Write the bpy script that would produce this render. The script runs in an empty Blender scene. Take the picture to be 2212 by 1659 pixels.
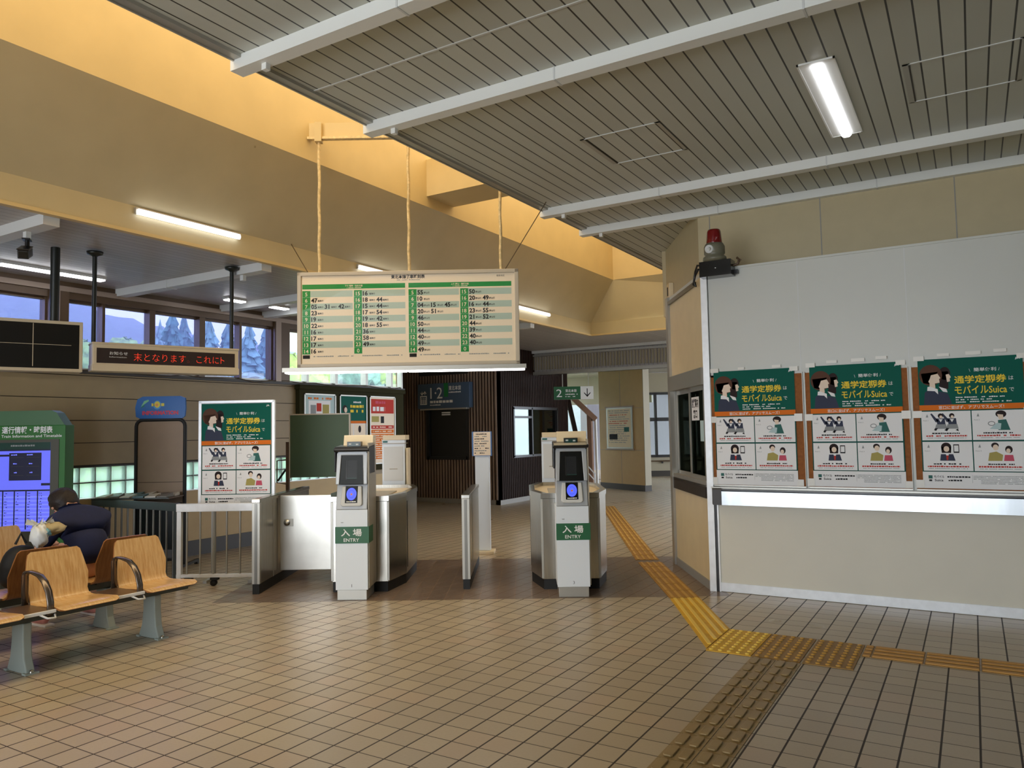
import bpy, math, random
from math import sin, cos, pi, radians, sqrt
from mathutils import Matrix, Vector

random.seed(7)
SC = bpy.context.scene
COL = SC.collection
V = Vector

# ------------------------------------------------------------------ camera, world, light, exposure
HC = 1.6
FPX = 1648.29
YAW, PITCH, ROLL = radians(31.06236), radians(3.44113), radians(-1.02608)
cy, sy = cos(YAW), sin(YAW)
FW = V((-sy * cos(PITCH), cy * cos(PITCH), sin(PITCH)))
r0 = V((cy, sy, 0)); u0 = r0.cross(FW)
RT = r0 * cos(ROLL) + u0 * sin(ROLL)
UP = -r0 * sin(ROLL) + u0 * cos(ROLL)
cam = bpy.data.cameras.new('camera')
cam.sensor_width = 36.0
cam.lens = FPX / 2212 * 36
cam.clip_start = 0.05; cam.clip_end = 2000
cob = bpy.data.objects.new('camera', cam)
COL.objects.link(cob)
cob.matrix_world = Matrix(((RT.x, UP.x, -FW.x, 0), (RT.y, UP.y, -FW.y, 0), (RT.z, UP.z, -FW.z, HC), (0, 0, 0, 1)))
SC.camera = cob


def far_point(px, py, dep):
    """a point far outside, DEP metres ahead"""
    return V((0, 0, HC)) + (FW + RT * ((px - 1106) / FPX) - UP * ((py - 829.5) / FPX)) * dep


SC.view_settings.view_transform = 'Standard'
SC.view_settings.look = 'None'
SC.view_settings.gamma = 1
SC.view_settings.use_curve_mapping = False
SC.view_settings.exposure = 0.42
SC.cycles.max_bounces = 8
SC.cycles.diffuse_bounces = 5
SC.cycles.glossy_bounces = 4
SC.cycles.transparent_max_bounces = 12
SC.cycles.sample_clamp_indirect = 2.5
SC.cycles.caustics_reflective = False
SC.cycles.caustics_refractive = False

W_ = bpy.data.worlds.new('overcast_sky'); SC.world = W_
W_.use_nodes = True
bg = W_.node_tree.nodes['Background']
bg.inputs[0].default_value = (0.80, 0.88, 1.0, 1)
bg.inputs[1].default_value = 3.8


def area_light(name, loc, rot, sx, sy_, power, col):
    l = bpy.data.lights.new(name, 'AREA'); l.shape = 'RECTANGLE'
    l.size = sx; l.size_y = sy_; l.energy = power; l.color = col
    o = bpy.data.objects.new(name, l); COL.objects.link(o)
    o.location = loc; o.rotation_euler = rot
    return o


# daylight through the street entrance behind the viewer, and down the skylight shaft
area_light('entrance_daylight', (-2.6, -5.9, 1.7), (radians(102), 0, 0), 6.4, 3.0, 200, (0.95, 0.98, 1.0))
area_light('skylight_daylight', (-4.85, 5.2, 6.25), (0, 0, 0), 1.6, 15.5, 225, (1.0, 0.85, 0.55))

# ------------------------------------------------------------------ materials
M = {}


def lin(c):
    return tuple(((x / 255) / 12.92 if x / 255 <= 0.04045 else ((x / 255 + 0.055) / 1.055) ** 2.4) for x in c) + (1.0,)


def mat(name, rgb, rough=0.5, metal=0.0, vary=0.0, vscale=6.0, stretch=(1, 1, 1), bump=0.0, emit=0.0, spec=0.5, coat=0.0):
    m = bpy.data.materials.new(name); m.use_nodes = True
    nt = m.node_tree; b = nt.nodes['Principled BSDF']
    c = lin(rgb)
    b.inputs['Base Color'].default_value = c
    b.inputs['Roughness'].default_value = rough
    b.inputs['Metallic'].default_value = metal
    b.inputs['Specular IOR Level'].default_value = spec
    b.inputs['Coat Weight'].default_value = coat
    if emit:
        b.inputs['Emission Color'].default_value = c
        b.inputs['Emission Strength'].default_value = emit
    if vary or bump:
        tc = nt.nodes.new('ShaderNodeTexCoord'); mp = nt.nodes.new('ShaderNodeMapping'); no = nt.nodes.new('ShaderNodeTexNoise')
        nt.links.new(tc.outputs['Object'], mp.inputs['Vector']); nt.links.new(mp.outputs[0], no.inputs['Vector'])
        mp.inputs['Scale'].default_value = stretch
        no.inputs['Scale'].default_value = vscale; no.inputs['Detail'].default_value = 4
        if vary:
            rp = nt.nodes.new('ShaderNodeValToRGB')
            rp.color_ramp.elements[0].position = 0.3; rp.color_ramp.elements[1].position = 0.7
            rp.color_ramp.elements[0].color = tuple(x * (1 - vary) for x in c[:3]) + (1,)
            rp.color_ramp.elements[1].color = tuple(min(1, x * (1 + vary)) for x in c[:3]) + (1,)
            nt.links.new(no.outputs[0], rp.inputs[0]); nt.links.new(rp.outputs[0], b.inputs['Base Color'])
        if bump:
            bn = nt.nodes.new('ShaderNodeBump'); bn.inputs['Strength'].default_value = bump; bn.inputs['Distance'].default_value = 0.01
            nt.links.new(no.outputs[0], bn.inputs['Height']); nt.links.new(bn.outputs[0], b.inputs['Normal'])
    M[name] = m
    return m


class NG:
    """small helper for math node chains"""
    def __init__(s, nt): s.nt = nt

    def m(s, op, a, b=None, c=None):
        n = s.nt.nodes.new('ShaderNodeMath'); n.operation = op
        for i, x in enumerate((a, b, c)):
            if x is None: continue
            if isinstance(x, (int, float)): n.inputs[i].default_value = x
            else: s.nt.links.new(x, n.inputs[i])
        return n.outputs[0]

    def mix(s, f, a, b):
        n = s.nt.nodes.new('ShaderNodeMix'); n.data_type = 'RGBA'
        for k, x in ((0, f), (6, a), (7, b)):
            if isinstance(x, (int, float)): n.inputs[k].default_value = x
            elif isinstance(x, tuple): n.inputs[k].default_value = x
            else: s.nt.links.new(x, n.inputs[k])
        return n.outputs[2]

    def xyz(s, coord='Object'):
        tc = s.nt.nodes.new('ShaderNodeTexCoord'); sp = s.nt.nodes.new('ShaderNodeSeparateXYZ')
        s.nt.links.new(tc.outputs[coord], sp.inputs[0]); return tc.outputs[coord], sp.outputs[0], sp.outputs[1], sp.outputs[2]


def line_mask(g, x, pitch, off, width):
    """1 on a joint of WIDTH every PITCH"""
    t = g.m('DIVIDE', g.m('SUBTRACT', x, off - width / 2), pitch)
    return g.m('LESS_THAN', g.m('FRACT', t), width / pitch), g.m('FLOOR', t)


GX0, GY0 = -5.164, 5.534
GC, GS = cos(radians(30)), sin(radians(30))


def G(lx, ly, z=0.0):
    """gate frame -> world"""
    return V((GX0 + GC * lx - GS * ly, GY0 + GS * lx + GC * ly, z))


def floor_material():
    m = bpy.data.materials.new('floor_tiles'); m.use_nodes = True
    nt = m.node_tree; b = nt.nodes['Principled BSDF']; g = NG(nt)
    vec, X, Y, Z = g.xyz()
    dx = g.m('SUBTRACT', X, GX0); dy = g.m('SUBTRACT', Y, GY0)
    lx = g.m('ADD', g.m('MULTIPLY', dx, GC), g.m('MULTIPLY', dy, GS))
    ly = g.m('SUBTRACT', g.m('MULTIPLY', dy, GC), g.m('MULTIPLY', dx, GS))
    band = g.m('MULTIPLY', g.m('MULTIPLY', g.m('GREATER_THAN', ly, -0.035), g.m('LESS_THAN', ly, 2.24)),
               g.m('MULTIPLY', g.m('GREATER_THAN', lx, -1.34), g.m('LESS_THAN', lx, 3.6)))
    j1, i1 = line_mask(g, X, 0.1672, -0.043, 0.010)
    j2, i2 = line_mask(g, Y, 0.1667, 5.287, 0.006)
    k1, h1 = line_mask(g, lx, 0.1672, 0.05, 0.006)
    k2, h2 = line_mask(g, ly, 0.60, -0.035, 0.004)
    jm = g.m('MAXIMUM', j1, j2); jb = g.m('MAXIMUM', k1, k2)

    def rnd(a, c):
        cb = nt.nodes.new('ShaderNodeCombineXYZ'); nt.links.new(a, cb.inputs[0]); nt.links.new(c, cb.inputs[1])
        w = nt.nodes.new('ShaderNodeTexWhiteNoise'); nt.links.new(cb.outputs[0], w.inputs[0]); return w.outputs[0]
    ra = rnd(i1, i2); rb = rnd(h1, h2)
    n = nt.nodes.new('ShaderNodeTexNoise'); n.inputs['Scale'].default_value = 60; n.inputs['Detail'].default_value = 3
    nt.links.new(vec, n.inputs['Vector'])
    n2 = nt.nodes.new('ShaderNodeTexNoise'); n2.inputs['Scale'].default_value = 0.7; n2.inputs['Detail'].default_value = 3
    nt.links.new(vec, n2.inputs['Vector'])
    tile = g.mix(ra, lin((172, 158, 134)), lin((190, 175, 148)))
    tile = g.mix(g.m('MULTIPLY', n.outputs[0], 0.35), tile, lin((150, 134, 110)))
    tile = g.mix(g.m('MULTIPLY', g.m('GREATER_THAN', ra, 0.85), 0.35), tile, lin((172, 146, 122)))
    tile = g.mix(jm, tile, lin((46, 36, 28)))
    dark = g.mix(rb, lin((112, 96, 84)), lin((124, 106, 92)))
    dark = g.mix(g.m('MULTIPLY', n.outputs[0], 0.25), dark, lin((102, 86, 74)))
    dark = g.mix(jb, dark, lin((140, 112, 86)))
    c = g.mix(band, tile, dark)
    nt.links.new(c, b.inputs['Base Color'])
    rg = g.m('ADD', g.m('MULTIPLY', n2.outputs[0], 0.22), 0.20)
    rg = g.m('ADD', rg, g.m('MULTIPLY', jm, 0.3))
    nt.links.new(rg, b.inputs['Roughness'])
    bn = nt.nodes.new('ShaderNodeBump'); bn.inputs['Strength'].default_value = 0.35; bn.inputs['Distance'].default_value = 0.004
    j = g.m('ADD', g.m('MULTIPLY', jm, g.m('SUBTRACT', 1.0, band)), g.m('MULTIPLY', jb, band))
    hgt = g.m('ADD', g.m('SUBTRACT', 1.0, j), g.m('MULTIPLY', n.outputs[0], 0.12))
    nt.links.new(hgt, bn.inputs['Height']); nt.links.new(bn.outputs[0], b.inputs['Normal'])
    M['floor_tiles'] = m


def plank_material(name, axis, pitch, off, width, rgb, joint, rough=0.4):
    m = bpy.data.materials.new(name); m.use_nodes = True
    nt = m.node_tree; b = nt.nodes['Principled BSDF']; g = NG(nt)
    vec, X, Y, Z = g.xyz()
    j, i = line_mask(g, (X, Y, Z)[axis], pitch, off, width)
    w = nt.nodes.new('ShaderNodeTexWhiteNoise'); w.noise_dimensions = '1D'; nt.links.new(i, w.inputs['W'])
    c0 = lin(rgb)
    c = g.mix(w.outputs[0], tuple(x * 0.93 for x in c0[:3]) + (1,), tuple(x * 1.05 for x in c0[:3]) + (1,))
    nt.links.new(g.mix(j, c, lin(joint)), b.inputs['Base Color'])
    b.inputs['Roughness'].default_value = rough
    bn = nt.nodes.new('ShaderNodeBump'); bn.inputs['Strength'].default_value = 0.6; bn.inputs['Distance'].default_value = 0.01
    nt.links.new(g.m('SUBTRACT', 1.0, j), bn.inputs['Height']); nt.links.new(bn.outputs[0], b.inputs['Normal'])
    M[name] = m


def glass_material(name, tint, refl=0.05):
    m = bpy.data.materials.new(name); m.use_nodes = True
    nt = m.node_tree
    for n in list(nt.nodes):
        if n.type != 'OUTPUT_MATERIAL': nt.nodes.remove(n)
    out = [n for n in nt.nodes if n.type == 'OUTPUT_MATERIAL'][0]
    t = nt.nodes.new('ShaderNodeBsdfTransparent'); t.inputs[0].default_value = tuple(tint) + (1,)
    gl = nt.nodes.new('ShaderNodeBsdfGlossy'); gl.inputs['Roughness'].default_value = 0.02
    fr = nt.nodes.new('ShaderNodeFresnel'); fr.inputs[0].default_value = 1.5
    mx = nt.nodes.new('ShaderNodeMixShader')
    ad = nt.nodes.new('ShaderNodeMath'); ad.operation = 'MULTIPLY_ADD'; ad.inputs[1].default_value = 1.0; ad.inputs[2].default_value = refl - 0.04
    ad.use_clamp = True
    ge = nt.nodes.new('ShaderNodeNewGeometry'); bk = nt.nodes.new('ShaderNodeMath'); bk.operation = 'SUBTRACT'; bk.inputs[0].default_value = 1.0
    mu = nt.nodes.new('ShaderNodeMath'); mu.operation = 'MULTIPLY'
    nt.links.new(ge.outputs['Backfacing'], bk.inputs[1]); nt.links.new(fr.outputs[0], ad.inputs[0])
    nt.links.new(ad.outputs[0], mu.inputs[0]); nt.links.new(bk.outputs[0], mu.inputs[1]); nt.links.new(mu.outputs[0], mx.inputs[0])
    nt.links.new(t.outputs[0], mx.inputs[1]); nt.links.new(gl.outputs[0], mx.inputs[2]); nt.links.new(mx.outputs[0], out.inputs[0])
    M[name] = m


def wood_material(name, rgb_a, rgb_b, rough=0.35, scale=(1, 9, 1)):
    m = bpy.data.materials.new(name); m.use_nodes = True
    nt = m.node_tree; b = nt.nodes['Principled BSDF']; g = NG(nt)
    tc = nt.nodes.new('ShaderNodeTexCoord'); mp = nt.nodes.new('ShaderNodeMapping'); mp.inputs['Scale'].default_value = scale
    no = nt.nodes.new('ShaderNodeTexNoise'); no.inputs['Scale'].default_value = 7; no.inputs['Detail'].default_value = 6; no.inputs['Roughness'].default_value = 0.65
    nt.links.new(tc.outputs['Object'], mp.inputs[0]); nt.links.new(mp.outputs[0], no.inputs['Vector'])
    rp = nt.nodes.new('ShaderNodeValToRGB'); rp.color_ramp.elements[0].position = 0.36; rp.color_ramp.elements[1].position = 0.66
    rp.color_ramp.elements[0].color = lin(rgb_a); rp.color_ramp.elements[1].color = lin(rgb_b)
    nt.links.new(no.outputs[0], rp.inputs[0]); nt.links.new(rp.outputs[0], b.inputs['Base Color'])
    b.inputs['Roughness'].default_value = rough
    M[name] = m


def stained(name):
    nt = M[name].node_tree; b = nt.nodes['Principled BSDF']; g = NG(nt)
    tc = nt.nodes.new('ShaderNodeTexCoord')
    v = nt.nodes.new('ShaderNodeTexVoronoi'); v.inputs['Scale'].default_value = 2.6; nt.links.new(tc.outputs['Object'], v.inputs['Vector'])
    n = nt.nodes.new('ShaderNodeTexNoise'); n.inputs['Scale'].default_value = 9; nt.links.new(tc.outputs['Object'], n.inputs['Vector'])
    spot = g.m('LESS_THAN', g.m('ADD', v.outputs['Distance'], g.m('MULTIPLY', n.outputs[0], 0.09)), 0.075)
    src = b.inputs['Base Color'].links[0].from_socket
    nt.links.new(g.mix(g.m('MULTIPLY', spot, 0.4), src, lin((110, 84, 48))), b.inputs['Base Color'])


floor_material()
plank_material('ceiling_planks', 0, 0.1277, -0.442, 0.011, (190, 192, 182), (42, 40, 34), 0.42)
plank_material('low_ceiling_planks', 0, 0.10, 0.0, 0.006, (176, 172, 170), (92, 88, 86), 0.38)
glass_material('clear_pane', (0.92, 0.97, 0.95), 0.06)
glass_material('blue_film_pane', (0.62, 0.66, 0.96), 0.06)
glass_material('board_cover', (0.99, 0.99, 0.98), 0.045)
glass_material('dark_pane', (0.06, 0.09, 0.09), 0.07)
glass_material('office_pane', (0.20, 0.22, 0.19), 0.10)
wood_material('plywood', (198, 154, 96), (222, 186, 132), 0.24)
wood_material('plywood_back', (138, 88, 44), (166, 110, 60), 0.35)
mat('cream_paint', (202, 180, 132), 0.5, vary=0.04, vscale=3)
mat('soffit_paint', (184, 172, 138), 0.5, vary=0.05, vscale=2.5)
stained('cream_paint'); stained('soffit_paint')
mat('siding', (148, 128, 92), 0.5, vary=0.04)
mat('siding_joint', (52, 40, 24), 0.8)
mat('beige_wall', (186, 160, 112), 0.55, vary=0.03)
mat('dark_base', (50, 44, 36), 0.5)
mat('dark_brown', (44, 35, 29), 0.45)
mat('brown_metal', (86, 66, 46), 0.4, metal=0.2)
mat('brown_light', (150, 132, 118), 0.4, metal=0.2)
mat('office_white', (202, 204, 197), 0.38, vary=0.015, vscale=2)
mat('office_beige', (222, 218, 202), 0.5, vary=0.02, vscale=3)
mat('fascia_beige', (190, 176, 140), 0.5, vary=0.03)
mat('chamfer_beige', (226, 206, 164), 0.45, vary=0.03)
mat('aluminium', (234, 238, 242), 0.3, metal=0.15, vary=0.05, vscale=14)
mat('satin_aluminium', (178, 176, 168), 0.4, metal=0.6)
mat('steel', (186, 184, 176), 0.24, metal=1.0, vary=0.10, vscale=5, stretch=(14, 14, 0.6), bump=0.03)
mat('steel_counter', (172, 177, 180), 0.27, metal=1.0, vary=0.16, vscale=2.2, stretch=(3, 1, 0.4))
mat('steel_dark', (120, 118, 112), 0.35, metal=0.9)
mat('white_beam', (228, 230, 226), 0.4)
mat('light_grey', (208, 210, 208), 0.4)
mat('machine_white', (228, 236, 243), 0.35)
mat('machine_cream', (226, 208, 172), 0.4)
mat('machine_side', (164, 156, 138), 0.45)
mat('silver_plastic', (184, 188, 192), 0.3, metal=0.3)
mat('black_plastic', (26, 27, 29), 0.3)
mat('black_gloss', (10, 11, 13), 0.12)
mat('matt_black', (20, 20, 20), 0.6)
mat('rubber', (16, 16, 17), 0.6)
mat('screen_dark', (34, 36, 40), 0.2)
mat('entry_green', (28, 96, 58), 0.45)
mat('jr_green', (22, 120, 62), 0.45)
mat('pure_white', (236, 238, 236), 0.5)
mat('blue_disc', (70, 84, 240), 0.3, emit=1.0)
mat('blue_disc_dark', (50, 60, 190), 0.3, emit=0.5)
mat('led_red', (250, 62, 34), 0.5, emit=0.85)
mat('tube_white', (252, 252, 255), 0.5, emit=3.2)
mat('tube_recessed', (252, 252, 255), 0.5, emit=2.4)
mat('tube_white_low', (250, 250, 255), 0.5, emit=2.2)
mat('tube_white_mid', (252, 252, 255), 0.5, emit=7.0)
mat('red_lens', (116, 8, 14), 0.15, coat=0.3)
mat('beacon_base', (112, 110, 92), 0.4)
mat('cork', (150, 92, 46), 0.85, vary=0.15, vscale=40)
mat('paper', (244, 245, 246), 0.6, spec=0.15)
mat('poster_green', (0, 92, 78), 0.6, spec=0.15)
mat('poster_deep', (16, 84, 76), 0.6, spec=0.15)
mat('poster_orange', (226, 118, 32), 0.6, spec=0.15)
mat('poster_yellow', (240, 212, 66), 0.6, spec=0.15)
mat('hair_brown', (92, 62, 48), 0.6, spec=0.15)
mat('hair_dark', (44, 32, 32), 0.6, spec=0.15)
mat('print_skin', (240, 220, 200), 0.6, spec=0.15)
mat('print_navy', (60, 66, 86), 0.6, spec=0.15)
mat('print_black', (34, 34, 38), 0.6, spec=0.15)
mat('print_teal', (58, 110, 104), 0.6, spec=0.15)
mat('print_olive', (176, 164, 96), 0.6, spec=0.15)
mat('print_pink', (206, 90, 112), 0.6, spec=0.15)
mat('print_grey', (150, 154, 156), 0.6, spec=0.15)
mat('print_red', (196, 60, 48), 0.6, spec=0.15)
mat('print_sky', (190, 214, 216), 0.6, spec=0.15)
mat('tape', (226, 224, 216), 0.35)
mat('timetable_paper', (250, 234, 212), 0.6, spec=0.15)
mat('timetable_stripe', (186, 206, 196), 0.6, spec=0.15)
mat('timetable_frame', (186, 176, 158), 0.4)
mat('timetable_green', (48, 152, 80), 0.6, spec=0.15)
mat('rod_paint', (214, 190, 140), 0.5, vary=0.25, vscale=30)
mat('wire', (80, 66, 44), 0.6)
mat('led_case', (196, 184, 158), 0.4)
mat('led_face', (50, 40, 38), 0.25)
mat('board_black', (8, 8, 8), 0.3)
mat('post_black', (22, 28, 26), 0.4)
mat('lift_sign', (70, 92, 118), 0.5)
mat('batten_wood', (150, 130, 116), 0.42, vary=0.2, vscale=3, stretch=(6, 6, 0.6))  # highlight on the batten fronts put into the colour as a lighter brown
mat('dark_wood', (44, 31, 26), 0.6, spec=0.12, vary=0.2, vscale=3, stretch=(6, 6, 0.6))
mat('plinth_grey', (150, 148, 142), 0.5)
mat('pillar_beige', (190, 160, 108), 0.5, vary=0.03)
mat('notice_olive', (52, 50, 30), 0.8, spec=0.1)
mat('chalk_green', (62, 84, 58), 0.55)
mat('info_green', (34, 108, 34), 0.4)
mat('info_green_light', (72, 112, 76), 0.4)
mat('info_grey', (70, 70, 58), 0.4)
mat('screen_violet', (96, 104, 232), 0.3, emit=0.55)
mat('screen_violet_light', (112, 122, 250), 0.3, emit=0.6)
mat('screen_navy', (22, 26, 58), 0.3, emit=0.1)
mat('screen_green', (10, 52, 44), 0.3, emit=0.15)
mat('rack_board', (146, 122, 98), 0.5, vary=0.05)
mat('rack_blue', (0, 92, 166), 0.35)
mat('rack_blue_edge', (60, 140, 200), 0.35)
mat('emblem_yellow', (214, 200, 60), 0.4)
mat('emblem_orange', (220, 140, 60), 0.4)
mat('leaf_white_green', (120, 190, 140), 0.4)
mat('lettering_red', (200, 40, 70), 0.4)
mat('fence_grey', (92, 100, 104), 0.4, metal=0.5)
mat('bench_frame', (70, 76, 74), 0.4, metal=0.4)
mat('bench_leg', (150, 160, 154), 0.4)
mat('armrest', (112, 102, 94), 0.22, metal=0.8)
mat('tray', (92, 72, 56), 0.3)
mat('skin', (206, 156, 130), 0.5)
mat('navy_shirt', (16, 26, 66), 0.8, vary=0.1, vscale=20)
mat('trousers', (38, 40, 48), 0.8)
mat('person_hair', (26, 14, 12), 0.6, vary=0.4, vscale=60, bump=0.4)
mat('pink_shoe', (206, 140, 134), 0.6)
mat('shoe_sole', (226, 222, 220), 0.5)
mat('bag_black', (18, 22, 28), 0.65)
mat('wrap_white', (220, 224, 224), 0.3)
mat('wrap_blue', (120, 180, 206), 0.3)
mat('wrap_tan', (196, 180, 140), 0.5)
mat('tactile_bright', (214, 166, 30), 0.5, vary=0.12, vscale=9)
mat('tactile_gold', (168, 122, 44), 0.5, vary=0.14, vscale=7)
mat('tactile_brown', (150, 112, 44), 0.5, vary=0.14, vscale=9)
mat('tactile_lit', (240, 206, 90), 0.4)  # lighter yellow puts a highlight into the raised dots and ridges
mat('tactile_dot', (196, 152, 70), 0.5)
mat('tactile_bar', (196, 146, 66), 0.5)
mat('tactile_tile', (152, 128, 84), 0.42, vary=0.1, vscale=12)
mat('brochure_a', (214, 210, 196), 0.4)
mat('brochure_b', (120, 118, 112), 0.4)
mat('brochure_c', (92, 130, 140), 0.4)
mat('steel_panel', (206, 204, 196), 0.3, metal=0.85, vary=0.08, vscale=4)
mat('stair_wood', (140, 104, 80), 0.5, vary=0.1)
mat('far_wall', (160, 152, 130), 0.5)
mat('far_shed', (104, 101, 106), 0.6, vary=0.05, vscale=2, stretch=(20, 20, 0.5))
mat('hill_forest', (64, 92, 80), 0.9, vary=0.35, vscale=0.35)
mat('conifer', (74, 112, 100), 0.9, vary=0.4, vscale=2)
mat('conifer_pale', (112, 148, 134), 0.9, vary=0.4, vscale=2)
mat('broadleaf', (150, 176, 84), 0.9, vary=0.4, vscale=1.4)
mat('bark', (70, 58, 48), 0.9)
mat('ground_green', (96, 120, 70), 0.9)
mat('skylight_sheet', (255, 226, 150), 0.5)

b_ = bpy.data.materials.new('glass_block'); b_.use_nodes = True
_n = b_.node_tree; _p = _n.nodes['Principled BSDF']
_tr = _n.nodes.new('ShaderNodeBsdfTranslucent'); _tr.inputs[0].default_value = (0.80, 0.97, 0.90, 1)
_t = _n.nodes.new('ShaderNodeBsdfTransparent'); _t.inputs[0].default_value = (0.78, 0.96, 0.90, 1)
_x = _n.nodes.new('ShaderNodeMixShader'); _x.inputs[0].default_value = 0.5
_n.links.new(_t.outputs[0], _x.inputs[1]); _n.links.new(_tr.outputs[0], _x.inputs[2])
_n.links.new(_x.outputs[0], _n.nodes['Material Output'].inputs[0])
M['glass_block'] = b_

b_ = bpy.data.materials.new('haze'); b_.use_nodes = True
_n = b_.node_tree; _n.nodes.remove(_n.nodes['Principled BSDF'])
_v = _n.nodes.new('ShaderNodeVolumeScatter'); _v.inputs['Color'].default_value = (0.74, 0.84, 1.0, 1); _v.inputs['Density'].default_value = 0.0045
_n.links.new(_v.outputs[0], _n.nodes['Material Output'].inputs['Volume'])
M['haze'] = b_

# ------------------------------------------------------------------ mesh builder
_TXT = {}


def glyphs(s, bold=0.0):
    k = (s, bold)
    if k not in _TXT:
        cu = bpy.data.curves.new('lettering', 'FONT'); cu.body = s; cu.size = 1; cu.resolution_u = 2; cu.offset = bold
        ob = bpy.data.objects.new('lettering', cu)
        me = bpy.data.meshes.new_from_object(ob)
        vs = [(v.co.x, v.co.y) for v in me.vertices]; fs = [tuple(p.vertices) for p in me.polygons]
        bpy.data.objects.remove(ob); bpy.data.curves.remove(cu); bpy.data.meshes.remove(me)
        xs = [a for a, _ in vs] or [0]
        _TXT[k] = (vs, fs, min(xs), max(xs))
    return _TXT[k]


class MB:
    def __init__(s, xf=None):
        s.v = []; s.f = []; s.m = []; s.sm = []; s.mats = []; s.xf = xf

    def add(s, vs, fs, mat_, smooth=False):
        if mat_ not in s.mats: s.mats.append(mat_)
        k = s.mats.index(mat_); o = len(s.v)
        for p in vs:
            p = V(p)
            s.v.append(s.xf @ p if s.xf else p)
        for f in fs:
            s.f.append(tuple(o + i for i in f)); s.m.append(k); s.sm.append(smooth)
        return s

    def box(s, x0, x1, y0, y1, z0, z1, m):
        vs = [(x, y, z) for z in (z0, z1) for y in (y0, y1) for x in (x0, x1)]
        return s.add(vs, [(0, 2, 3, 1), (4, 5, 7, 6), (0, 1, 5, 4), (2, 6, 7, 3), (0, 4, 6, 2), (1, 3, 7, 5)], m)

    def prism(s, poly, z0, z1, m):
        n = len(poly)
        vs = [(x, y, z0) for x, y in poly] + [(x, y, z1) for x, y in poly]
        fs = [tuple(range(n - 1, -1, -1)), tuple(range(n, 2 * n))] + [(i, (i + 1) % n, n + (i + 1) % n, n + i) for i in range(n)]
        return s.add(vs, fs, m)

    def extrude(s, poly, axis, a, b, m):
        """closed outline in the plane across AXIS ('x': (y,z); 'y': (x,z)), from A to B"""
        n = len(poly)
        put = (lambda p, t: (t, p[0], p[1])) if axis == 'x' else (lambda p, t: (p[0], t, p[1]))
        vs = [put(p, a) for p in poly] + [put(p, b) for p in poly]
        fs = [tuple(range(n)), tuple(range(2 * n - 1, n - 1, -1))] + [(i, n + i, n + (i + 1) % n, (i + 1) % n) for i in range(n)]
        return s.add(vs, fs, m)

    def tube(s, pts, r, m, n=10, caps=True, rs=None):
        pts = [V(p) for p in pts]
        ring = []; vs = []
        nrm = None
        for i, p in enumerate(pts):
            d = (pts[min(i + 1, len(pts) - 1)] - pts[max(i - 1, 0)]).normalized()
            if nrm is None:
                nrm = d.orthogonal().normalized()
            else:
                nrm = (nrm - d * nrm.dot(d)).normalized()
            bn = d.cross(nrm); rr = rs[i] if rs else r
            for k in range(n):
                a = 2 * pi * k / n
                vs.append(p + nrm * cos(a) * rr + bn * sin(a) * rr)
        fs = []
        for i in range(len(pts) - 1):
            for k in range(n):
                fs.append((i * n + k, i * n + (k + 1) % n, (i + 1) * n + (k + 1) % n, (i + 1) * n + k))
        s.add(vs, fs, m, True)
        if caps:
            L = (len(pts) - 1) * n
            s.add(vs[:n], [tuple(range(n - 1, -1, -1))], m); s.add(vs[L:], [tuple(range(n))], m)
        return s

    def bar(s, a, b, w, h, m):
        """rectangular bar from A to B, W across (horizontal), H upright"""
        a = V(a); b = V(b); d = (b - a).normalized()
        sd = d.cross(V((0, 0, 1)))
        sd = V((1, 0, 0)) if sd.length < 1e-4 else sd.normalized()
        up = sd.cross(d)
        vs = [p + sd * (i * w / 2) + up * (j * h / 2) for p in (a, b) for j in (-1, 1) for i in (-1, 1)]
        return s.add(vs, [(0, 2, 3, 1), (4, 5, 7, 6), (0, 1, 5, 4), (2, 6, 7, 3), (0, 4, 6, 2), (1, 3, 7, 5)], m)

    def lathe(s, prof, c, m, n=24):
        vs = []; k = len(prof)
        for i in range(n):
            a = 2 * pi * i / n
            for r, z in prof: vs.append((c[0] + r * cos(a), c[1] + r * sin(a), c[2] + z))
        fs = [(i * k + j, ((i + 1) % n) * k + j, ((i + 1) % n) * k + j + 1, i * k + j + 1) for i in range(n) for j in range(k - 1)]
        return s.add(vs, fs, m, True)

    def ball(s, c, r, m, n=12, sc=(1, 1, 1)):
        vs = []; fs = []
        for i in range(n + 1):
            t = pi * i / n
            for j in range(n * 2):
                a = pi * j / n
                vs.append((c[0] + r * sc[0] * sin(t) * cos(a), c[1] + r * sc[1] * sin(t) * sin(a), c[2] + r * sc[2] * cos(t)))
        w = n * 2
        for i in range(n):
            for j in range(w): fs.append((i * w + j, (i + 1) * w + j, (i + 1) * w + (j + 1) % w, i * w + (j + 1) % w))
        return s.add(vs, fs, m, True)

    # flat artwork on the local x-z plane, seen from -y; L is the print layer
    def flat(s, pts, m, L=1, y=0.0):
        yy = y - L * 0.0007
        return s.add([(x, yy, z) for x, z in pts], [tuple(range(len(pts)))], m)

    def rect(s, x0, x1, z0, z1, m, L=1, y=0.0):
        return s.flat([(x0, z0), (x1, z0), (x1, z1), (x0, z1)], m, L, y)

    def oval(s, cx, cz, rx, rz, m, L=1, y=0.0, n=20, a0=0, a1=2 * pi):
        full = abs(a1 - a0 - 2 * pi) < 1e-6
        k = n if full else n + 1
        return s.flat([(cx + rx * cos(a0 + (a1 - a0) * i / n), cz + rz * sin(a0 + (a1 - a0) * i / n)) for i in range(k)], m, L, y)

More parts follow.
